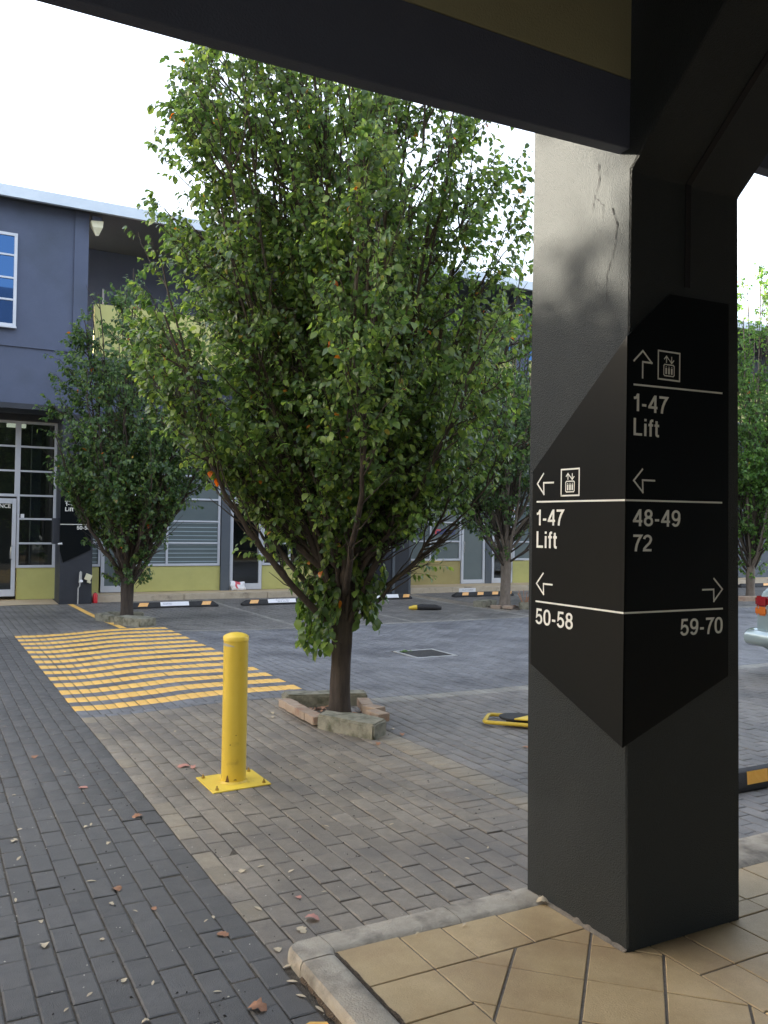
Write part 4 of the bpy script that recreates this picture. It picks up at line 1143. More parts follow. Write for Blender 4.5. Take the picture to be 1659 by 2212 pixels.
# basal sprouts by the pale trunk
sp_ = thing("dry_sprout", (10.45, 13.5, 0), "dry brown basal sprout beside the pale tree trunk", "sprout")
pp, rr_ = [], []
for i in range(16):
    th = rng.uniform(0, 6.28); h = rng.uniform(.15, .35); s = np.linspace(0, 1, 5)[:, None]
    pp.append(np.array([10.47, 13.52, .01]) + s * np.array([math.cos(th) * .14, math.sin(th) * .14, h])); rr_.append(np.full(5, .006))
o = tubes_np("stems", pp, rr_, 5, M["fl_brown"], sp_); o["kind"] = "stuff"

# ------------------------------------------------------------------ drain
dr = thing("drain_grate", (5.59, 9.2, 0), "square steel drain grate set in the grey paved lane", "drain")
zc = float(gz(5.59, 9.2))
x0, x1, y0, y1 = DRAIN
mb = MB()
for a in ((x0, x1, y0, y0 + .035), (x0, x1, y1 - .035, y1), (x0, x0 + .035, y0 + .035, y1 - .035), (x1 - .035, x1, y0 + .035, y1 - .035)): mb.box(a[0], a[1], a[2], a[3], zc - .03, zc + .006)
obj("frame", mb, M["steel"], dr, bevel=.002)
n = 17
for i in range(n):
    y = y0 + .05 + (y1 - y0 - .10) * i / (n - 1)
    mb = MB().box(x0 + .036, x1 - .036, y - .0055, y + .0055, zc - .02, zc + .002); obj("bar", mb, M["dark_steel"], dr, fix=False)
for i in range(5):
    xx = x0 + .10 + (x1 - x0 - .20) * i / 4
    mb = MB().box(xx - .004, xx + .004, y0 + .036, y1 - .036, zc - .022, zc - .002); obj("cross_bar", mb, M["dark_steel"], dr, fix=False)
mb = MB().box(x0, x1, y0, y1, zc - .0075, zc - .007); obj("pit", mb, M["pit"], dr)
sl = thing("seedling", (5.42, 9.4, zc), "bright green weed seedling growing through the drain grate", "plant")
th = rng.uniform(0, 6.28, 26)
pos = np.stack([5.42 + rng.normal(0, .035, 26), 9.41 + rng.normal(0, .025, 26), np.full(26, zc + .008)], 1)
leaves("foliage", pos, np.stack([np.cos(th), np.sin(th), np.full(26, .35)], 1), np.tile([0, 0, 1.0], (26, 1)), np.full(26, .035), M["leaf_pale"], sl)

# ------------------------------------------------------------------ wheel stops
def wheel_stop(x0, x1, y, label, segs, plate=None, h=.105, d=.15, am="amber", z=0.0, group="rubber wheel stops"):
    """segs: fractions of the length that carry amber panels; plate: (f0, f1, lines of text)."""
    t = thing("wheel_stop", ((x0 + x1) / 2, y, z), label, "wheel stop", group)
    e = .10
    mb = MB()
    vs = [(x0, y - d / 2, z), (x1, y - d / 2, z), (x1, y + d / 2, z), (x0, y + d / 2, z),
          (x0, y - d / 2, z + .035), (x1, y - d / 2, z + .035), (x1, y + d / 2, z + .035), (x0, y + d / 2, z + .035),
          (x0 + e, y - .035, z + h), (x1 - e, y - .035, z + h), (x1 - e, y + .035, z + h), (x0 + e, y + .035, z + h)]
    mb.add(vs, [(0, 3, 2, 1), (0, 1, 5, 4), (1, 2, 6, 5), (2, 3, 7, 6), (3, 0, 4, 7), (4, 5, 9, 8), (5, 6, 10, 9), (6, 7, 11, 10), (7, 4, 8, 11), (8, 9, 10, 11)])
    obj("rubber_body", mb, M["rubber"], t, bevel=.006, smooth=True)
    ya, za, yb, zb = y - d / 2, z + .035, y - .035, z + h
    ny, nz_ = -(zb - za), (yb - ya); L = math.hypot(ny, nz_); ny /= L; nz_ /= L
    def face(f0, f1, a, b, skew=0.0, o_=.0025):
        X = lambda f: x0 + (x1 - x0) * f
        P = lambda f, s_: (X(f), ya + (yb - ya) * s_ + ny * o_, za + (zb - za) * s_ + nz_ * o_)
        return [P(f0, a), P(f1, a), P(f1 + skew, b), P(f0 + skew, b)]
    for f0, f1 in segs:
        m2 = MB(); q = face(f0, f1, .08, .97, .022); q2 = face(f0, f1, .08, .97, .022, -.002)
        m2.add(q + q2, [(0, 1, 2, 3), (4, 7, 6, 5), (0, 4, 5, 1), (1, 5, 6, 2), (2, 6, 7, 3), (3, 7, 4, 0)])
        obj("reflective_panel", m2, M[am], t, fix=False)
    if plate:
        f0, f1, lines, cm = plate
        m2 = MB(); q = face(f0, f1, .05, 1.04, .0, .005); q2 = face(f0, f1, .05, 1.04, .0, .0)
        m2.add(q + q2, [(0, 1, 2, 3), (4, 7, 6, 5), (0, 4, 5, 1), (1, 5, 6, 2), (2, 6, 7, 3), (3, 7, 4, 0)])
        pl_ = obj("name_plate", m2, M["white_plate"], t, fix=False)
        for (txt, a0, a1, s0, s1) in lines:
            X = lambda f: x0 + (x1 - x0) * (f0 + (f1 - f0) * f)
            fn = lambda u, v: (u, ya + (yb - ya) * v + ny * .0065, za + (zb - za) * v + nz_ * .0065)
            text("lettering", txt, fn, X(a0), X(a1), s0, s1, M[cm], pl_, .01)
    return t
wheel_stop(3.36, 5.03, 15.88, "black wheel stop with long white plate just right of the smaller tree", [(.10, .20), (.80, .90)], (.345, .66, [("RESERVED", .08, .40, .35, .75)], "grey_print"))
wheel_stop(5.50, 7.16, 15.86, "black wheel stop with two-line white plate behind the big tree's left side", [(.08, .18), (.86, .94)], (.31, .66, [("RESERVED", .28, .78, .60, .90), ("BIAS", .34, .74, .18, .48)], "grey_print"))
wheel_stop(7.74, 9.43, 16.16, "black wheel stop with bare white plate in front of the dark middle column", [(.235, .275), (.86, .95)], (.28, .80, [], "grey_print"))
w4 = wheel_stop(10.55, 12.18, 16.20, "black wheel stop with four amber panels near the pale tree trunk", [(.12, .22), (.37, .47), (.62, .72), (.87, .95)])
mb = MB().box(10.75, 11.20, 16.262, 16.272, .06, .19)
cs = obj("plate_sign", mb, M["white_plate"]); tag(cs, "small white name board standing behind the four-panel wheel stop", "sign")
text("lettering", "CUSTOMER", lambda u, v: (u, 16.2603, v), 10.83, 11.14, .135, .160, M["grey_print"], cs, .01)
wheel_stop(20.2, 21.9, 16.45, "far black wheel stop below the bright right-hand tree", [(.16, .22), (.55, .72)])
wheel_stop(3.95, 5.65, 3.66, "near black wheel stop with yellow reflector at the right edge behind the pillar", [(.325, .435), (.74, .85)], am="deep_amber", h=.11, d=.15)

# ------------------------------------------------------------------ folded parking posts
lk = thing("parking_lock", (4.35, 5.55, 0), "folded yellow tube parking lock lying on the pavers left of the pillar", "parking lock")
cxl, cyl = 4.45, 5.35
uax = Vector((.46, -.89, 0)).normalized(); vax = Vector((.89, .46, 0)).normalized()
uax = Vector((.72, -.69, 0)); uax.normalize(); vax = Vector((.69, .72, 0)); vax.normalize()
c0 = Vector((4.02, 5.70, .028))
def LK(u, v, z): p = c0 + uax * u + vax * v; return (p.x, p.y, z)
pts = []
Lu, Lv, rr = .80, .30, .05
for (cu_, cv_, a0) in ((rr, rr, 180), (Lu - rr, rr, 270), (Lu - rr, Lv - rr, 0), (rr, Lv - rr, 90)):
    for k in range(6):
        a = R(a0 + 18 * k); pts.append(LK(cu_ + rr * math.cos(a), cv_ + rr * math.sin(a), .030))
mb = MB().tube(pts, .016, 10, closed=True); obj("hoop", mb, M["yellow"], lk, smooth=True)
mb = MB().prism([LK(.10 + .16 + .16 * math.cos(t), .16 + .13 * math.sin(t), 0)[:2] for t in np.linspace(0, 6.1, 18)], .045, .062, 'z')
obj("round_base", mb, M["rubber"], lk, bevel=.004)
mb = MB().prism([LK(.10 + .16 + .10 * math.cos(t), .16 + .09 * math.sin(t), 0)[:2] for t in np.linspace(0, 6.1, 18)], .003, .045, 'z')
obj("foot", mb, M["rubber"], lk)
mb = MB()
q = [LK(.24, .02, 0)[:2], LK(.62, .02, 0)[:2], LK(.62, .20, 0)[:2], LK(.36, .22, 0)[:2]]
mb.prism(q, .060, .072, 'z'); obj("cover_plate", mb, M["plate_yellow"], lk, bevel=.003)
mb = MB().prism([LK(.36, .05, 0)[:2], LK(.58, .05, 0)[:2], LK(.58, .17, 0)[:2], LK(.42, .18, 0)[:2]], .0722, .0738, 'z'); obj("sticker", mb, M["white_plate"], lk)
fp = thing("folded_parking_post", (8.45, 13.9, 0), "black folded parking post with yellow end lying in the middle of the far bays", "parking lock")
mb = MB().tube([(8.30, 13.98, .05), (8.36, 13.95, .055), (8.60, 13.84, .055), (8.72, 13.79, .04)], [.045, .058, .055, .03], 12); obj("post", mb, M["rubber"], fp, smooth=True)
mb = MB().tube([(8.16, 14.05, .035), (8.24, 14.01, .045), (8.30, 13.98, .05)], [.025, .045, .047], 12); obj("end_cap", mb, M["yellow"], fp, smooth=True)

# ------------------------------------------------------------------ far footpath
fpth = bpy.data.objects.new("footpath", None); col.objects.link(fpth); fpth["kind"] = "structure"
mb = MB().box(3.02, 9.36, 17.52, 18.75, -.02, .118); obj("slab", mb, M["footpath"], fpth, bevel=.004)
mb = MB().box(10.10, 24, 17.52, 18.75, -.02, .118); obj("slab", mb, M["footpath"], fpth, bevel=.004)
mb = MB(); mb.add([(-16, 17.12, -.004), (2.36, 17.12, -.004), (2.36, 18.75, .045), (-16, 18.75, .045), (-16, 17.12, -.05), (2.36, 17.12, -.05), (2.36, 18.75, -.05), (-16, 18.75, -.05)],
    [(0, 1, 2, 3), (0, 4, 5, 1), (1, 5, 6, 2), (2, 6, 7, 3), (3, 7, 4, 0)]); obj("entrance_ramp", mb, M["footpath"], fpth)
for (a, b) in ((3.0, 9.75), (10.02, 24)):
    x = a
    while x < b - .05:
        e = min(x + 1.8, b); mb = MB().box(x, e - .006, 17.37, 17.515, -.02, .122); obj("kerb_stone", mb, M["far_kerb"], fpth, bevel=.012); x = e

# ------------------------------------------------------------------ far building
B = thing("building", (6, 18, 0), "two storey blue grey office building with olive panels and silver framed windows", "building")
def wall_box(name, m, *a, bevel=0, **k):
    mb = MB().box(*a); return obj(name, mb, m, B, bevel=bevel, **k)
def window(xs_, zs_, y, m_pane, parent=B, fr=.05, dep=.06, name="window", label=None, skip=(), midfr=.045, panes=None):
    """xs_, zs_: mullion centre lines. Frame is the part; each pane a sub-part."""
    mb = MB()
    for i, x in enumerate(xs_):
        f = fr if i in (0, len(xs_) - 1) else midfr
        mb.box(x - f / 2, x + f / 2, y - dep, y, zs_[0] - fr / 2, zs_[-1] + fr / 2)
    for j, z in enumerate(zs_):
        f = fr if j in (0, len(zs_) - 1) else midfr * .8
        for x, x2 in zip(xs_[:-1], xs_[1:]):
            mb.box(x + midfr / 2, x2 - midfr / 2, y - dep + .002, y - .002, z - f / 2, z + f / 2)
    o = obj(name, mb, M["alu"], parent, bevel=.003)
    if label: o["label"] = label
    for i in range(len(xs_) - 1):
        for j in range(len(zs_) - 1):
            pm = m_pane if panes is None else panes.get((i, j), m_pane)
            p = MB().box(xs_[i] + midfr / 2, xs_[i + 1] - midfr / 2, y - dep * .45, y - dep * .35, zs_[j] + midfr * .4, zs_[j + 1] - midfr * .4)
            obj("pane", p, pm, o, fix=False)
    return o
def door(x0, x1, z0, z1, y, m_pane, hx, label=None, hz=(.90, 1.13), rail=.13):
    mb = MB(); f = .07
    mb.box(x0, x0 + f, y - .07, y, z0, z1); mb.box(x1 - f, x1, y - .07, y, z0, z1)
    mb.box(x0 + f, x1 - f, y - .068, y - .002, z1 - .10, z1); mb.box(x0 + f, x1 - f, y - .068, y - .002, z0, z0 + rail)
    o = obj("door", mb, M["alu"], B, bevel=.003)
    if label: o["label"] = label
    obj("pane", MB().box(x0 + f, x1 - f, y - .04, y - .034, z0 + rail, z1 - .10), m_pane, o, fix=False)
    h = MB().tube([(hx, y - .07, hz[0] - .02), (hx - .02, y - .13, hz[0]), (hx - .03, y - .14, (hz[0] + hz[1]) / 2), (hx - .02, y - .13, hz[1]), (hx, y - .07, hz[1] + .02)], .011, 8)
    obj("handle", h, M["chrome"], o, smooth=True)
    return o
# -- entrance bay (left)
ZR = [.67, 1.12, 1.595, 2.05, 2.525, 3.00, 3.47]
wall_box("panel", M["olive"], 1.70, 2.42, 18.06, 18.20, .03, .645)
window([1.70, 2.365], ZR, 18.1, M["glass"], label="tall dark entrance glazing")
window([.55, 1.10, 1.70 - .048], [2.05, 2.525, 3.00, 3.47], 18.098, M["glass"])
dE = door(.92, 1.665, .10, 1.985, 18.09, M["glass"], 1.60, label="glass entrance door", hz=(.83, 1.05))
def px_pl(y): return lambda u, v: (u, y, v)
text("lettering", "ENTRANCE", px_pl(18.045), 1.045, 1.565, 1.80, 1.88, M["sign_white"], dE, .015)
wall_box("return_wall", M["wall_grey"], 2.395, 2.50, 17.75, 18.25, -.02, 3.5)
wall_box("soffit_beam", M["dark_column"], -16, 2.42, 17.95, 18.2, 3.50, 3.62)
wall_box("soffit", M["soffit"], -16, 2.42, 17.3, 18.6, 3.86, 3.9)
wall_box("canopy_edge", M["dark_column"], -16, 2.40, 17.08, 17.16, 3.62, 3.72)
wall_box("canopy_edge", M["dark_column"], 2.40, 2.46, 17.06, 17.18, 3.60, 3.74)
wall_box("soffit_beam", M["wall_grey"], -16, 2.42, 17.80, 17.95, 3.62, 3.85)
wall_box("entrance_wall", M["wall_grey"], -16, .52, 18.0, 18.3, 0, 3.5)
# -- upper wall on the left
wall_box("upper_wall", M["wall"], -48, 2.50, 17.16, 17.45, 3.725, 7.46)
wall_box("pier", M["wall"], 2.50, 2.755, 17.125, 17.50, 4.80, 7.46)
wall_box("pier", M["wall"], 2.38, 2.93, 17.20, 17.60, 3.6, 4.80)
wall_box("ledge", M["wall"], -48, 2.50, 17.13, 17.16, 4.765, 4.785)
window([-2.2, -1.3, -.4, .5, 1.475], [5.145, 5.61, 6.01, 6.43, 6.81], 17.15, M["mirror_glass"], fr=.055, dep=.05, label="upstairs window, glass tinted with the blue of the reflected sky")
wall_box("window_sill", M["alu"], -2.25, 1.51, 17.06, 17.158, 5.085, 5.115)
# -- roof
wall_box("roof_flashing", M["roof_metal"], -48, 26, 16.78, 16.86, 7.395, 7.60)
wall_box("roof", M["roof_metal"], -48, 26, 16.87, 24, 7.56, 7.62)
wall_box("eaves_soffit", M["wall_grey"], -48, 26, 16.865, 20.0, 7.47, 7.55)
wall_box("added_sun_block", M["wall"], -13.4, -1.5, 17.3, 23, 7.62, 9.3)  # unseen block added above the roof to shade the big tree's crown
# -- balcony level
wall_box("balcony_wall", M["wall"], 2.76, 26, 19.4, 19.7, 3.6, 7.46)
wall_box("balcony_slab", M["wall_grey"], 2.935, 26, 17.45, 19.4, 4.55, 4.80)
x = 2.96
while x < 25:
    wall_box("balustrade_panel", M["olive"], x, x + 3.1, 17.55, 17.66, 4.80, 5.85, bevel=.004); x += 3.55
    wall_box("balcony_pier", M["wall"], x - .44, x - .02, 17.50, 17.75, 4.80, 7.46)
for (a, b) in ((6.9, 9.0), (10.6, 12.6), (14.2, 16.2), (18, 20)):
    window([a, (a + b) / 2, b], [4.9, 5.5, 6.1, 6.8], 19.38, M["mirror_glass"])
wall_box("head_wall", M["wall"], 2.94, 26, 17.9, 18.1, 3.55, 4.55)
# -- shop front bay behind the big tree
ZL = [.68, 1.14, 1.60, 2.07, 2.56, 3.05, 3.52]
Y0 = 18.1
wall_box("panel", M["olive"], 3.00, 3.235, Y0 - .04, Y0 + .08, .118, .645)
window([3.02, 3.235], ZL, Y0, M["frost"])
door(3.265, 3.86, .13, 2.05, Y0, M["frost"], 3.79, label="glass door with horizontal blinds")
window([3.265, 3.86], [2.07, 2.56, 3.05, 3.52], Y0 - .002, M["glass"])
wall_box("panel", M["olive"], 3.89, 5.755, Y0 - .04, Y0 + .08, .125, .645)
window([3.91, 4.60, 5.72], ZL, Y0, M["frost"], label="shop window with pale blinds")
wall_box("wall_strip", M["wall_grey"], 5.76, 5.955, Y0 - .10, Y0 + .10, .118, 3.55)
door(5.965, 6.70, .13, 2.10, Y0, M["glass"], 6.60, label="glass shop door with a parcel leaning on it")
window([5.99, 6.68], [2.13, 2.58, 3.05, 3.52], Y0 - .002, M["glass"])
wall_box("panel", M["olive"], 6.715, 8.02, Y0 - .04, Y0 + .08, .125, .645)
window([6.735, 7.36, 8.0], ZL, Y0, M["glass"])
wall_box("wall", M["wall_grey"], 8.03, 10.05, Y0 - .06, Y0 + .2, .118, 3.55)
# blinds and rooms behind the glass
for (a, b, z0, z1) in ((3.935, 4.575, .71, 1.11), (3.935, 4.575, 1.17, 1.57), (4.625, 5.69, .71, 1.11), (4.625, 5.69, 1.17, 1.57), (3.34, 3.785, .32, 1.90), (3.045, 3.21, .71, 1.11), (3.045, 3.21, 1.17, 1.57)):
    z = z0 + .03
    while z < z1:
        wall_box("blind_slat", M["blind"], a, b, Y0 - .034, Y0 - .029, z, z + .016, fix=False); z += .088
wall_box("interior_wall", M["interior"], -2, 9, 20.2, 20.3, 0, 3.6)
wall_box("interior_wall", M["interior"], 2.45, 2.6, 18.3, 20.2, 0, 3.6)
wall_box("interior_floor", M["interior"], -2, 9.4, 18.25, 20.2, .05, .09)
wall_box("interior_ceiling", M["interior"], -2, 9.4, 18.25, 20.2, 3.54, 3.58)
wall_box("interior_post", M["wall_grey"], 2.02, 2.2, 18.9, 19.1, .1, 3.5)
lt = obj("ceiling_lamp", MB().box(1.545, 1.90, 18.95, 19.1, 3.46, 3.53), M["tube_light"]); tag(lt, "lit white ceiling lamp glowing behind the entrance glass", "lamp")
wall_box("notice", M["paper"], 1.745, 1.81, 18.045, 18.05, 1.615, 1.69, fix=False)
# -- right bay
Y2 = 18.4; k2 = 18.4 / 19.2
def X2(v): return v * k2
def Z2(v): return 1.6 + (v - 1.6) * k2
ZRr = [Z2(v) for v in (.70, 1.18, 1.68, 2.18)]
wall_box("panel", M["ochre_olive"], 10.10, X2(12.69), Y2 - .03, Y2 + .1, .118, Z2(.66))
window([10.14, X2(11.74), X2(12.66)], ZRr, Y2, M["frost"], label="frosted shop window with a company sticker")
window([10.14, X2(11.74), X2(12.66), X2(13.5)], [Z2(2.24), Z2(2.69), Z2(3.15), Z2(3.6)], Y2 - .002, M["glass"])
door(X2(12.70), X2(13.46), .125, Z2(2.19), Y2, M["frost"], X2(12.78), label="frosted glass door", hz=(Z2(.90), Z2(1.16)), rail=.10)
wall_box("wall_strip", M["wall_grey"], X2(13.47), X2(13.67), Y2 - .08, Y2 + .1, .118, 3.55)
door(X2(13.69), X2(14.38), .125, Z2(2.19), Y2, M["glass"], X2(13.8), label="dark glass door behind the pale trunk")
window([X2(13.70), X2(14.38)], [Z2(2.24), Z2(2.69), Z2(3.15), Z2(3.6)], Y2 - .002, M["glass"])
wall_box("panel", M["olive"], X2(14.42), 15.6, Y2 - .03, Y2 + .1, .118, Z2(.66))
window([X2(14.43), 14.7, 15.6], [Z2(v) for v in (.70, 1.18, 1.68, 2.18, 2.69, 3.15, 3.6)], Y2, M["frost"])
wall_box("wall", M["wall_grey"], 15.64, 26, Y2 - .05, Y2 + .15, .118, 3.55)
wall_box("interior_wall", M["interior"], 9.5, 15.6, 20.2, 20.3, 0, 3.6)
for xx in (20.9, 21.8): wall_box("door_leaf", M["wall_grey"], xx, xx + .86, Y2 - .08, Y2 - .055, .13, 2.1, bevel=.003)
# sticker on the frosted pane
st = child_empty("window_sticker", B, (12, 18.3, 1.5))
def zz(v): return Z2(v)
yst = Y2 - .0345
wall_box  # (helper used above)
mbs = MB(); 
a0, a1, b0, b1 = X2(11.885), X2(12.06), zz(1.345), zz(1.50)
mbs.prism([(a0, b0), (a0 + .045, b0), (a0 + .045, b1 - .045), (a1, b1 - .045), (a1, b1), (a0, b1)], yst - .001, yst, 'y'); obj("mark", mbs, M["red_print"], st)
mbs = MB().prism([(a0 + .055, b0), (a0 + .09, b0), (a0 + .09, b0 + .035), (a1 - .005, b0 + .035), (a1 - .005, b1 - .055), (a0 + .055, b1 - .055)], yst - .0012, yst, 'y'); obj("mark", mbs, M["blue_print"], st)
text("lettering", "FURNEAUX", px_pl(yst - .0012), X2(12.065), X2(12.53), zz(1.430), zz(1.50), M["blue_print"], st, .02)
text("lettering", "PROPERTY", px_pl(yst - .0012), X2(12.065), X2(12.52), zz(1.345), zz(1.415), M["blue_print"], st, .02)

# -- columns of the far facade
c1 = thing("column", (2.66, 17.4, 0), "black painted square column with direction sign beside the smaller tree", "column", "columns of the far facade")
obj("shaft", MB().box(2.365, 2.955, 17.19, 17.72, -.02, 3.6), M["dark_column"], c1, bevel=.006)
s2 = thing("wayfinding_sign", (2.6, 17.18, 1.4), "small far black direction sign reading 50-58 on the black column by the entrance", "sign")
mb = MB().prism([(2.355, 2.60), (2.60, 2.85), (2.915, 2.85), (2.915, 1.02), (2.42, .785), (2.355, 1.0)], 17.176, 17.186, 'y'); ps = obj("panel", mb, M["sign_black"], s2)
FP = px_pl(17.1735)
def far_text(b, *a): glyph_text("lettering", b, FP, *a, M["sign_white"], ps, .17)
def bars(name, L, y, m, parent):
    mb = MB()
    for (a, b, c, d) in L: mb.add([(a, y, c), (b, y, c), (b, y, d), (a, y, d)], [(0, 1, 2, 3)])
    obj(name, mb, m, parent, fix=False)
for q in ((2.43, 2.895, 1.936, 1.948), (2.355, 2.895, 1.499, 1.512)): bars("rule", [q], 17.1737, M["sign_white"], ps)
far_text("1-47", 2.44, 2.64, 1.855, 1.925)
far_text("Lift", 2.44, 2.585, 1.755, 1.828)
far_text("50-58", 2.655, 2.895, 1.41, 1.478)
tp = thing("water_tap", (2.72, 17.15, 0), "grey standpipe and tap fixed low on the black column", "tap")
obj("pipe", MB().tube([(2.695, 17.14, 0), (2.70, 17.14, .30), (2.725, 17.13, .34), (2.735, 17.13, .62)], .012, 8), M["steel"], tp, smooth=True)
obj("valve", MB().tube([(2.73, 17.13, .40), (2.735, 17.12, .60)], [.030, .026], 10), M["steel"], tp, smooth=True)
obj("valve_cap", MB().lathe([(.03, .415), (.032, .435), (.02, .455)], 2.745, 17.10, 12), M["white_plate"], tp, smooth=True)
bxl = thing("outlet_box", (2.88, 17.17, .48), "tilted cream weatherproof socket box near the foot of the black column", "socket")
mb = MB().box(-.06, .06, -.03, 0, -.06, .06); o = obj("housing", mb, M["cream"], bxl, bevel=.006); o.location = (0, 0, .02); o.rotation_euler = (0, R(22), 0)
mb = MB().box(-.035, .035, -.034, -.001, -.04, .0); o = obj("flap", mb, M["cream"], bxl, bevel=.004); o.location = (.02, -.005, -.05); o.rotation_euler = (0, R(22), 0)
mbx = thing("meter_box", (2.30, 17.5, 1.35), "dark grey meter box on the wall left of the black column", "meter box")
obj("housing", MB().box(2.245, 2.363, 17.25, 17.48, 1.13, 1.62), M["dark_column"], mbx, bevel=.004)
obj("fitting", MB().tube([(2.33, 17.2, 1.13), (2.40, 17.17, 1.14)], .022, 8), M["steel"], mbx, smooth=True)
ex_ = thing("fire_extinguisher", (3.01, 17.30, 0), "small red extinguisher standing on the kerb right of the black column", "extinguisher")
obj("cylinder", MB().lathe([(.045, .0), (.048, .01), (.048, .15), (.035, .18), (.015, .19)], 3.03, 17.25, 16), M["red"], ex_, smooth=True)
obj("valve", MB().box(3.015, 3.045, 17.24, 17.26, .19, .205), M["dark_steel"], ex_)
c2_ = thing("column", (9.7, 17.5, 0), "dark navy column with a vertical rib standing behind the big tree's right side", "column", "columns of the far facade")
obj("shaft", MB().box(9.37, 9.985, 17.21, 17.85, -.02, 4.55), M["dark_column"], c2_, bevel=.006)
obj("rib", MB().box(9.54, 9.60, 17.18, 17.208, 0, 4.5), M["wall_grey"], c2_)
obj("return", MB().box(9.99, 10.09, 17.30, 18.38, -.02, 3.6), M["wall_grey"], c2_)
c3_ = thing("column", (16.8, 17.5, 0), "dark column of the far facade hidden behind the pillar", "column", "columns of the far facade")
obj("shaft", MB().box(16.5, 17.1, 17.21, 17.85, -.02, 4.55), M["dark_column"], c3_, bevel=.006)
# fire hose hook and red fittings on the slate wall
hz_ = thing("fire_hose_fitting", (9.5, 18, 1.1), "red pipe loop fixed to the slate wall beside the navy column", "fire fitting")
obj("pipe", MB().tube([(9.60, 17.98, 1.30), (9.60, 17.97, 1.02), (9.63, 17.97, .86), (9.63, 17.97, .70), (9.55, 17.97, .66)], .012, 8), M["red"], hz_, smooth=True)
obj("lower_hook", MB().tube([(9.55, 17.97, .66), (9.50, 17.96, .66), (9.47, 17.97, .78), (9.50, 17.98, .98)], .012, 8), M["dark_steel"], hz_, smooth=True)
obj("bell", MB().tube([(9.68, 18.0, 1.46), (9.68, 17.93, 1.46)], .07, 14), M["red_plastic"], hz_, smooth=True)
al = thing("alarm_bell", (9.37, 18, 1.99), "small pinkish red warning light high on the slate wall", "warning light")
obj("dome", MB().lathe([(.05, 1.94), (.05, 1.98), (.03, 2.03), (.01, 2.04)], 9.37, 17.98, 12), M["red_plastic"], al, smooth=True)
# parcel
bg_ = thing("parcel_bag", (6.14, 17.92, .12), "white plastic parcel bag with red print leaning at the shop door", "parcel")
import bmesh
bm = bmesh.new(); bmesh.ops.create_grid(bm, x_segments=14, y_segments=12, size=1)
me = bpy.data.meshes.new("bag_body")
top_v = [(v.co.x, v.co.y) for v in bm.verts]; bm.free()
mb = MB(); N1, N2 = 14, 10
for side in (0, 1):
    for i in range(N1 + 1):
        for j in range(N2 + 1):
            u, v = i / N1, j / N2
            th_ = .055 * (math.sin(math.pi * u) * math.sin(math.pi * v)) ** .5 + .003
            wv = .01 * mnoise.noise(Vector((u * 6, v * 6, side * 3)))
            xw = 5.985 + u * .32 - .02 * v
            mb.v.append((xw + .012 * math.sin(v * 9), 17.93 + (-th_ if side == 0 else th_) + wv + .06 * v, .122 + v * .20 * (1 - .12 * u) + .008 * math.sin(u * 8)))
n_ = (N1 + 1) * (N2 + 1)
for side in (0, 1):
    for i in range(N1):
        for j in range(N2):
            q = [side * n_ + i * (N2 + 1) + j, side * n_ + (i + 1) * (N2 + 1) + j, side * n_ + (i + 1) * (N2 + 1) + j + 1, side * n_ + i * (N2 + 1) + j + 1]
            red_ = (4 <= i <= 8 and j >= 7) or (4 <= i <= 5 and 2 <= j)
            mb.f.append(tuple(q)); mb.m.append(1 if red_ and side == 0 else 0)
obj("bag_body", mb, [M["bag"], M["red_print"]], bg_, smooth=True)
# wall lamp under the eaves
wlp = thing("wall_lamp", (2.88, 17.2, 7.2), "cream wedge shaped flood lamp hanging under the eaves at the wall corner", "lamp")
obj("bracket", MB().box(2.80, 2.98, 17.06, 17.25, 7.30, 7.40), M["wall"], wlp, bevel=.005)
obj("lamp_body", MB().add([(2.77, 17.02, 7.29), (3.0, 17.02, 7.31), (3.0, 17.25, 7.31), (2.77, 17.25, 7.29), (2.80, 16.99, 7.16), (2.98, 16.97, 7.17), (2.86, 17.05, 7.03), (2.92, 17.06, 7.03), (2.89, 17.2, 7.06)],
    [(0, 3, 2, 1), (0, 1, 5, 4), (4, 5, 7, 6), (1, 2, 5), (2, 8, 7, 5), (0, 4, 3), (3, 4, 6, 8), (6, 7, 8), (2, 3, 8)]), M["cream"], wlp)
obj("number_strip", MB().box(3.42, 3.46, 19.37, 19.395, 6.30, 6.62), M["alu"], B)
# red chair on the balcony
ch = thing("chair", (3.95, 18.2, 4.8), "red chair just showing above the olive balcony panel", "chair")
seat = obj("seat", MB().box(3.75, 4.20, 18.0, 18.45, 5.22, 5.27), M["red_plastic"], ch, bevel=.01)
mb = MB().prism([(3.76, 5.30), (4.19, 5.30), (4.22, 5.80), (4.12, 6.05), (3.95, 6.12), (3.80, 6.03), (3.72, 5.80)], 18.42, 18.46, 'y'); obj("backrest", mb, M["red_plastic"], ch, bevel=.008)
for sx in (3.78, 4.17):
    for sy in (18.03, 18.42): obj("leg", MB().tube([(sx, sy, 4.8), (sx, sy, 5.22)], .014, 8), M["steel"], ch)

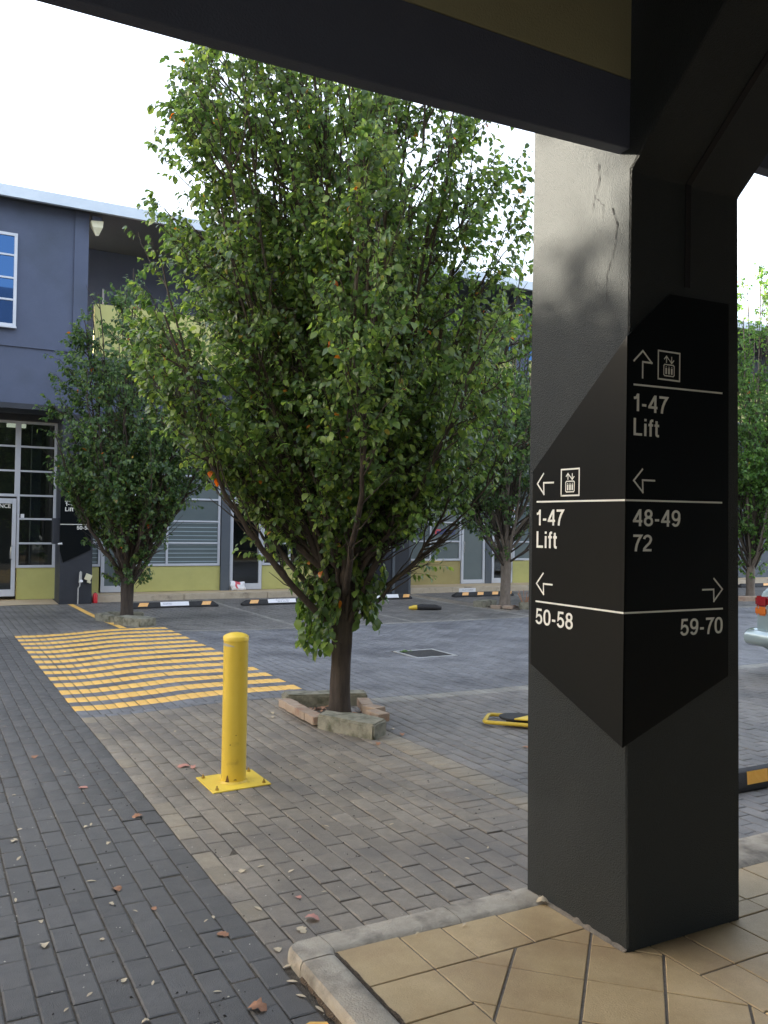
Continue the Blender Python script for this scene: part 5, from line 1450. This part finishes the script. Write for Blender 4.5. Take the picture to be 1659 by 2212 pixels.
# ------------------------------------------------------------------ car, mostly outside the right edge
car = thing("car", (8.95, 4.7, 0), "pale green hatchback with red and amber tail lamp cut off by the right edge", "car")
cx0, yr, Lc = 8.98, 6.48, 3.75              # centre line, rear bumper, length; nose towards -Y
st_ = [(0.00, .42, .62, .62, .70, .60), (.06, .32, .80, .95, .79, .70), (.22, .27, .86, 1.12, .80, .62), (.55, .25, .90, 1.38, .81, .56), (1.0, .24, .90, 1.43, .81, .57),
       (1.7, .24, .89, 1.42, .81, .57), (2.25, .24, .87, 1.18, .81, .62), (2.75, .25, .84, .88, .80, .72), (3.3, .27, .76, .80, .77, .70), (3.65, .32, .62, .64, .70, .62), (3.75, .40, .50, .52, .62, .55)]
mb = MB()
for (d, zb, zbelt, zr, hw, hr) in st_:
    y = yr - d
    ring = [(-hw * .92, zb), (-hw, zb + .12), (-hw, zbelt - .08), (-hw * .985, zbelt), (-hr, zr - .03), (-hr * .8, zr), (hr * .8, zr), (hr, zr - .03), (hw * .985, zbelt), (hw, zbelt - .08), (hw, zb + .12), (hw * .92, zb)]
    mb.v += [(cx0 + a, y, b) for a, b in ring]
k = 12
gl_f, bd_f = [], []
for i in range(len(st_) - 1):
    for j in range(k):
        f = (i * k + j, i * k + (j + 1) % k, (i + 1) * k + (j + 1) % k, (i + 1) * k + j)
        mb.f.append(f); mb.m.append(1 if (j in (3, 7) and 2 <= i <= 6) or (j in (4, 5, 6) and i in (6, )) else 0)
mb.f.append(tuple(range(k - 1, -1, -1))); mb.m.append(0); mb.f.append(tuple((len(st_) - 1) * k + j for j in range(k))); mb.m.append(0)
obj("body", mb, [M["car_paint"], M["car_glass"]], car, smooth=True)
mb = MB().tube([(cx0 - .82, yr - .62, .42), (cx0 - .85, yr - .25, .42), (cx0 - .84, yr - .02, .42), (cx0 - .72, yr + .07, .42), (cx0, yr + .10, .42), (cx0 + .72, yr + .07, .42), (cx0 + .84, yr - .02, .42), (cx0 + .85, yr - .5, .42)], .088, 14)
obj("rear_bumper", mb, M["car_paint"], car, smooth=True)
for sx in (-1, 1):
    mb = MB()
    xx = cx0 + sx * .745
    for nm, z0, z1, mm in (("tail_lamp", .765, .875, "tail_red"), ("indicator_lamp", .665, .762, "tail_amber")):
        m2 = MB().prism([(xx - sx * .10, yr + .012), (xx + sx * .035, yr - .01), (xx + sx * .075, yr - .10), (xx + sx * .07, yr - .20), (xx - sx * .1, yr - .20)], z0, z1, 'z')
        obj(nm, m2, M[mm], car, bevel=.02, smooth=True)
    for yy in (yr - .75, yr - 3.05):
        wx = cx0 + sx * .74
        w = obj("wheel", MB().tube([(wx - .09, yy, .28), (wx + .09, yy, .28)], .28, 26), M["tyre"], car, smooth=True)
        obj("rim", MB().tube([(wx - .093, yy, .28), (wx + .093, yy, .28)], .18, 18), M["steel"], w, smooth=True)

# ------------------------------------------------------------------ fallen leaves
def fallen(x, y, kind, ln, ang, curl, z=None, lab=None):
    mb = MB()
    if kind == "slender": pr_ = [(0, .02), (.2, .12), (.5, .17), (.8, .10), (1, .01)]
    else: pr_ = [(0, .04), (.15, .30), (.35, .26), (.5, .42), (.65, .30), (.8, .34), (1, .03)]
    for t_, w in pr_:
        zc_ = curl * math.sin(math.pi * t_) * ln
        for s in (-1, 0, 1):
            jag = 1 + (.25 * random.uniform(-1, 1) if kind != "slender" else 0)
            mb.v.append(((t_ - .5) * ln, s * w * ln * jag, zc_ + abs(s) * w * ln * curl * 1.4 * random.uniform(.4, 1.3) + .0015))
    for i in range(len(pr_) - 1):
        for j in range(2): mb.f.append((i * 3 + j, i * 3 + j + 1, (i + 1) * 3 + j + 1, (i + 1) * 3 + j)); mb.m.append(0)
    m_ = {"slender": "fl_pale", "brown": "fl_brown", "pink": "fl_pink", "pale": "fl_pale"}[kind]
    o = obj("fallen_leaf", mb, M[m_], fix=False, smooth=True)
    zg = float(gz(x, y)) + .002 if z is None else z
    o.location = (x, y, zg); o.rotation_euler = (random.uniform(-.12, .12), random.uniform(-.12, .12), ang)
    lb = lab or {"slender": "slender straw coloured leaf lying loose on the paving", "brown": "crumpled dry brown leaf lying loose on the paving",
                 "pink": "dull pinkish dry leaf lying loose on the paving", "pale": "pale curled dry leaf lying loose on the paving"}[kind]
    tag(o, lb, "leaf", "fallen leaves of the same kind: " + kind)
    return o
FL = [(1.072, 4.72, 'brown', .055), (.46, 4.65, 'slender', .045), (.449, 4.633, 'pale', .04), (.45, 4.388, 'slender', .05), (.707, 3.978, 'slender', .055), (.79, 3.842, 'brown', .045),
      (.393, 3.919, 'slender', .04), (.451, 3.455, 'pale', .05), (.964, 4.895, 'slender', .045), (.801, 4.681, 'pale', .03), (.862, 4.402, 'pale', .035), (.831, 4.711, 'slender', .045),
      (1.34, 3.785, 'pale', .05), (1.54, 3.687, 'slender', .055), (1.437, 3.804, 'slender', .05), (1.271, 3.391, 'slender', .06), (1.432, 3.202, 'pink', .055), (1.358, 3.134, 'pale', .06),
      (1.071, 3.238, 'brown', .045), (1.083, 3.399, 'slender', .045), (1.048, 3.382, 'slender', .03), (.743, 3.71, 'pale', .03), (.463, 3.666, 'pale', .028), (.651, 3.41, 'pale', .025),
      (.662, 3.069, 'pale', .035), (.748, 3.007, 'slender', .035), (.929, 2.853, 'slender', .035), (.541, 3.03, 'slender', .04), (.458, 2.969, 'slender', .032), (1.011, 2.689, 'brown', .062),
      (1.215, 3.03, 'pale', .045), (1.205, 2.9, 'slender', .05), (1.18, 2.80, 'slender', .05), (1.172, 2.70, 'slender', .05), (1.195, 2.60, 'slender', .05), (.672, 2.785, 'pale', .03),
      (.816, 3.598, 'slender', .03), (.89, 3.586, 'brown', .03), (.849, 5.066, 'pale', .02), (.898, 5.368, 'pink', .05), (1.583, 3.417, 'slender', .03), (1.462, 3.414, 'pink', .03),
      (.493, 4.789, 'pale', .03), (1.93, 4.15, 'slender', .04), (2.25, 4.02, 'slender', .045), (2.35, 3.45, 'slender', .04), (2.52, 3.52, 'slender', .03), (2.12, 4.62, 'slender', .04),
      (1.55, 5.55, 'pink', .07), (1.60, 5.50, 'pink', .045), (1.62, 4.86, 'slender', .04), (1.57, 4.89, 'slender', .03), (2.98, 5.55, 'brown', .05), (2.62, 6.75, 'pale', .06),
      (2.58, 6.62, 'pale', .05), (3.9, 5.0, 'brown', .055), (2.95, 4.35, 'slender', .05), (3.28, 5.72, 'brown', .05), (3.3, 5.9, 'pale', .03), (.72, 6.2, 'brown', .05),
      (.95, 6.0, 'slender', .04), (.62, 7.2, 'pale', .03), (1.75, 6.5, 'pale', .03), (.52, 5.4, 'pale', .025), (.85, 5.75, 'pale', .02), (2.2, 5.3, 'slender', .035), (1.9, 3.45, 'slender', .03)]
ORD = "nearest,second,third,fourth,fifth,sixth,seventh,eighth,ninth,tenth,eleventh,twelfth,thirteenth,fourteenth,fifteenth,sixteenth,seventeenth,eighteenth,nineteenth,twentieth,twenty-first,twenty-second,twenty-third,twenty-fourth".split(",")
def zone_of(x, y):
    if x < 1.19: return "dark pavers" if x < 1.15 or y > 3.05 else "pavers along the kerb"
    if x < 3.25: return "brown pavers"
    return "grey pavers beyond"
zr = {}
for q in FL: zr.setdefault((zone_of(q[0], q[1]), q[2]), []).append(q[0] * fwd.x + q[1] * fwd.y)
def leaf_label(x, y, kd):
    z = zone_of(x, y); r_ = sorted(zr[(z, kd)]).index(x * fwd.x + y * fwd.y)
    nm = {"slender": "slender straw coloured leaf", "brown": "crumpled brown leaf", "pink": "dull pinkish leaf", "pale": "pale curled leaf"}[kd]
    if len(zr[(z, kd)]) == 1: return "only %s on the %s" % (nm, z)
    return "%s on the %s, %s to the camera" % (nm, z, ORD[r_] + ("" if r_ == 0 else " nearest such"))
for (x, y, kd, ln) in FL: fallen(x, y, kd, ln * (.85 if kd in ("pale", "slender") else 1.1), random.uniform(0, 6.28), random.uniform(.05, .20) if kd != 'slender' else random.uniform(.02, .08), None, leaf_label(x, y, kd))
fallen(2.30, 2.82, "pale", .055, -.6, .2, ZT + .006, "pale dry leaf caught against the foot of the pillar")
fallen(1.90, 2.80, "slender", .03, .4, .2, ZT + .004, "thin dry leaf on the tiles beside the kerb")
fallen(1.70, 2.82, "slender", .025, .2, .2, ZT + .004, "tiny dry leaf on the tiles at the kerb joint")
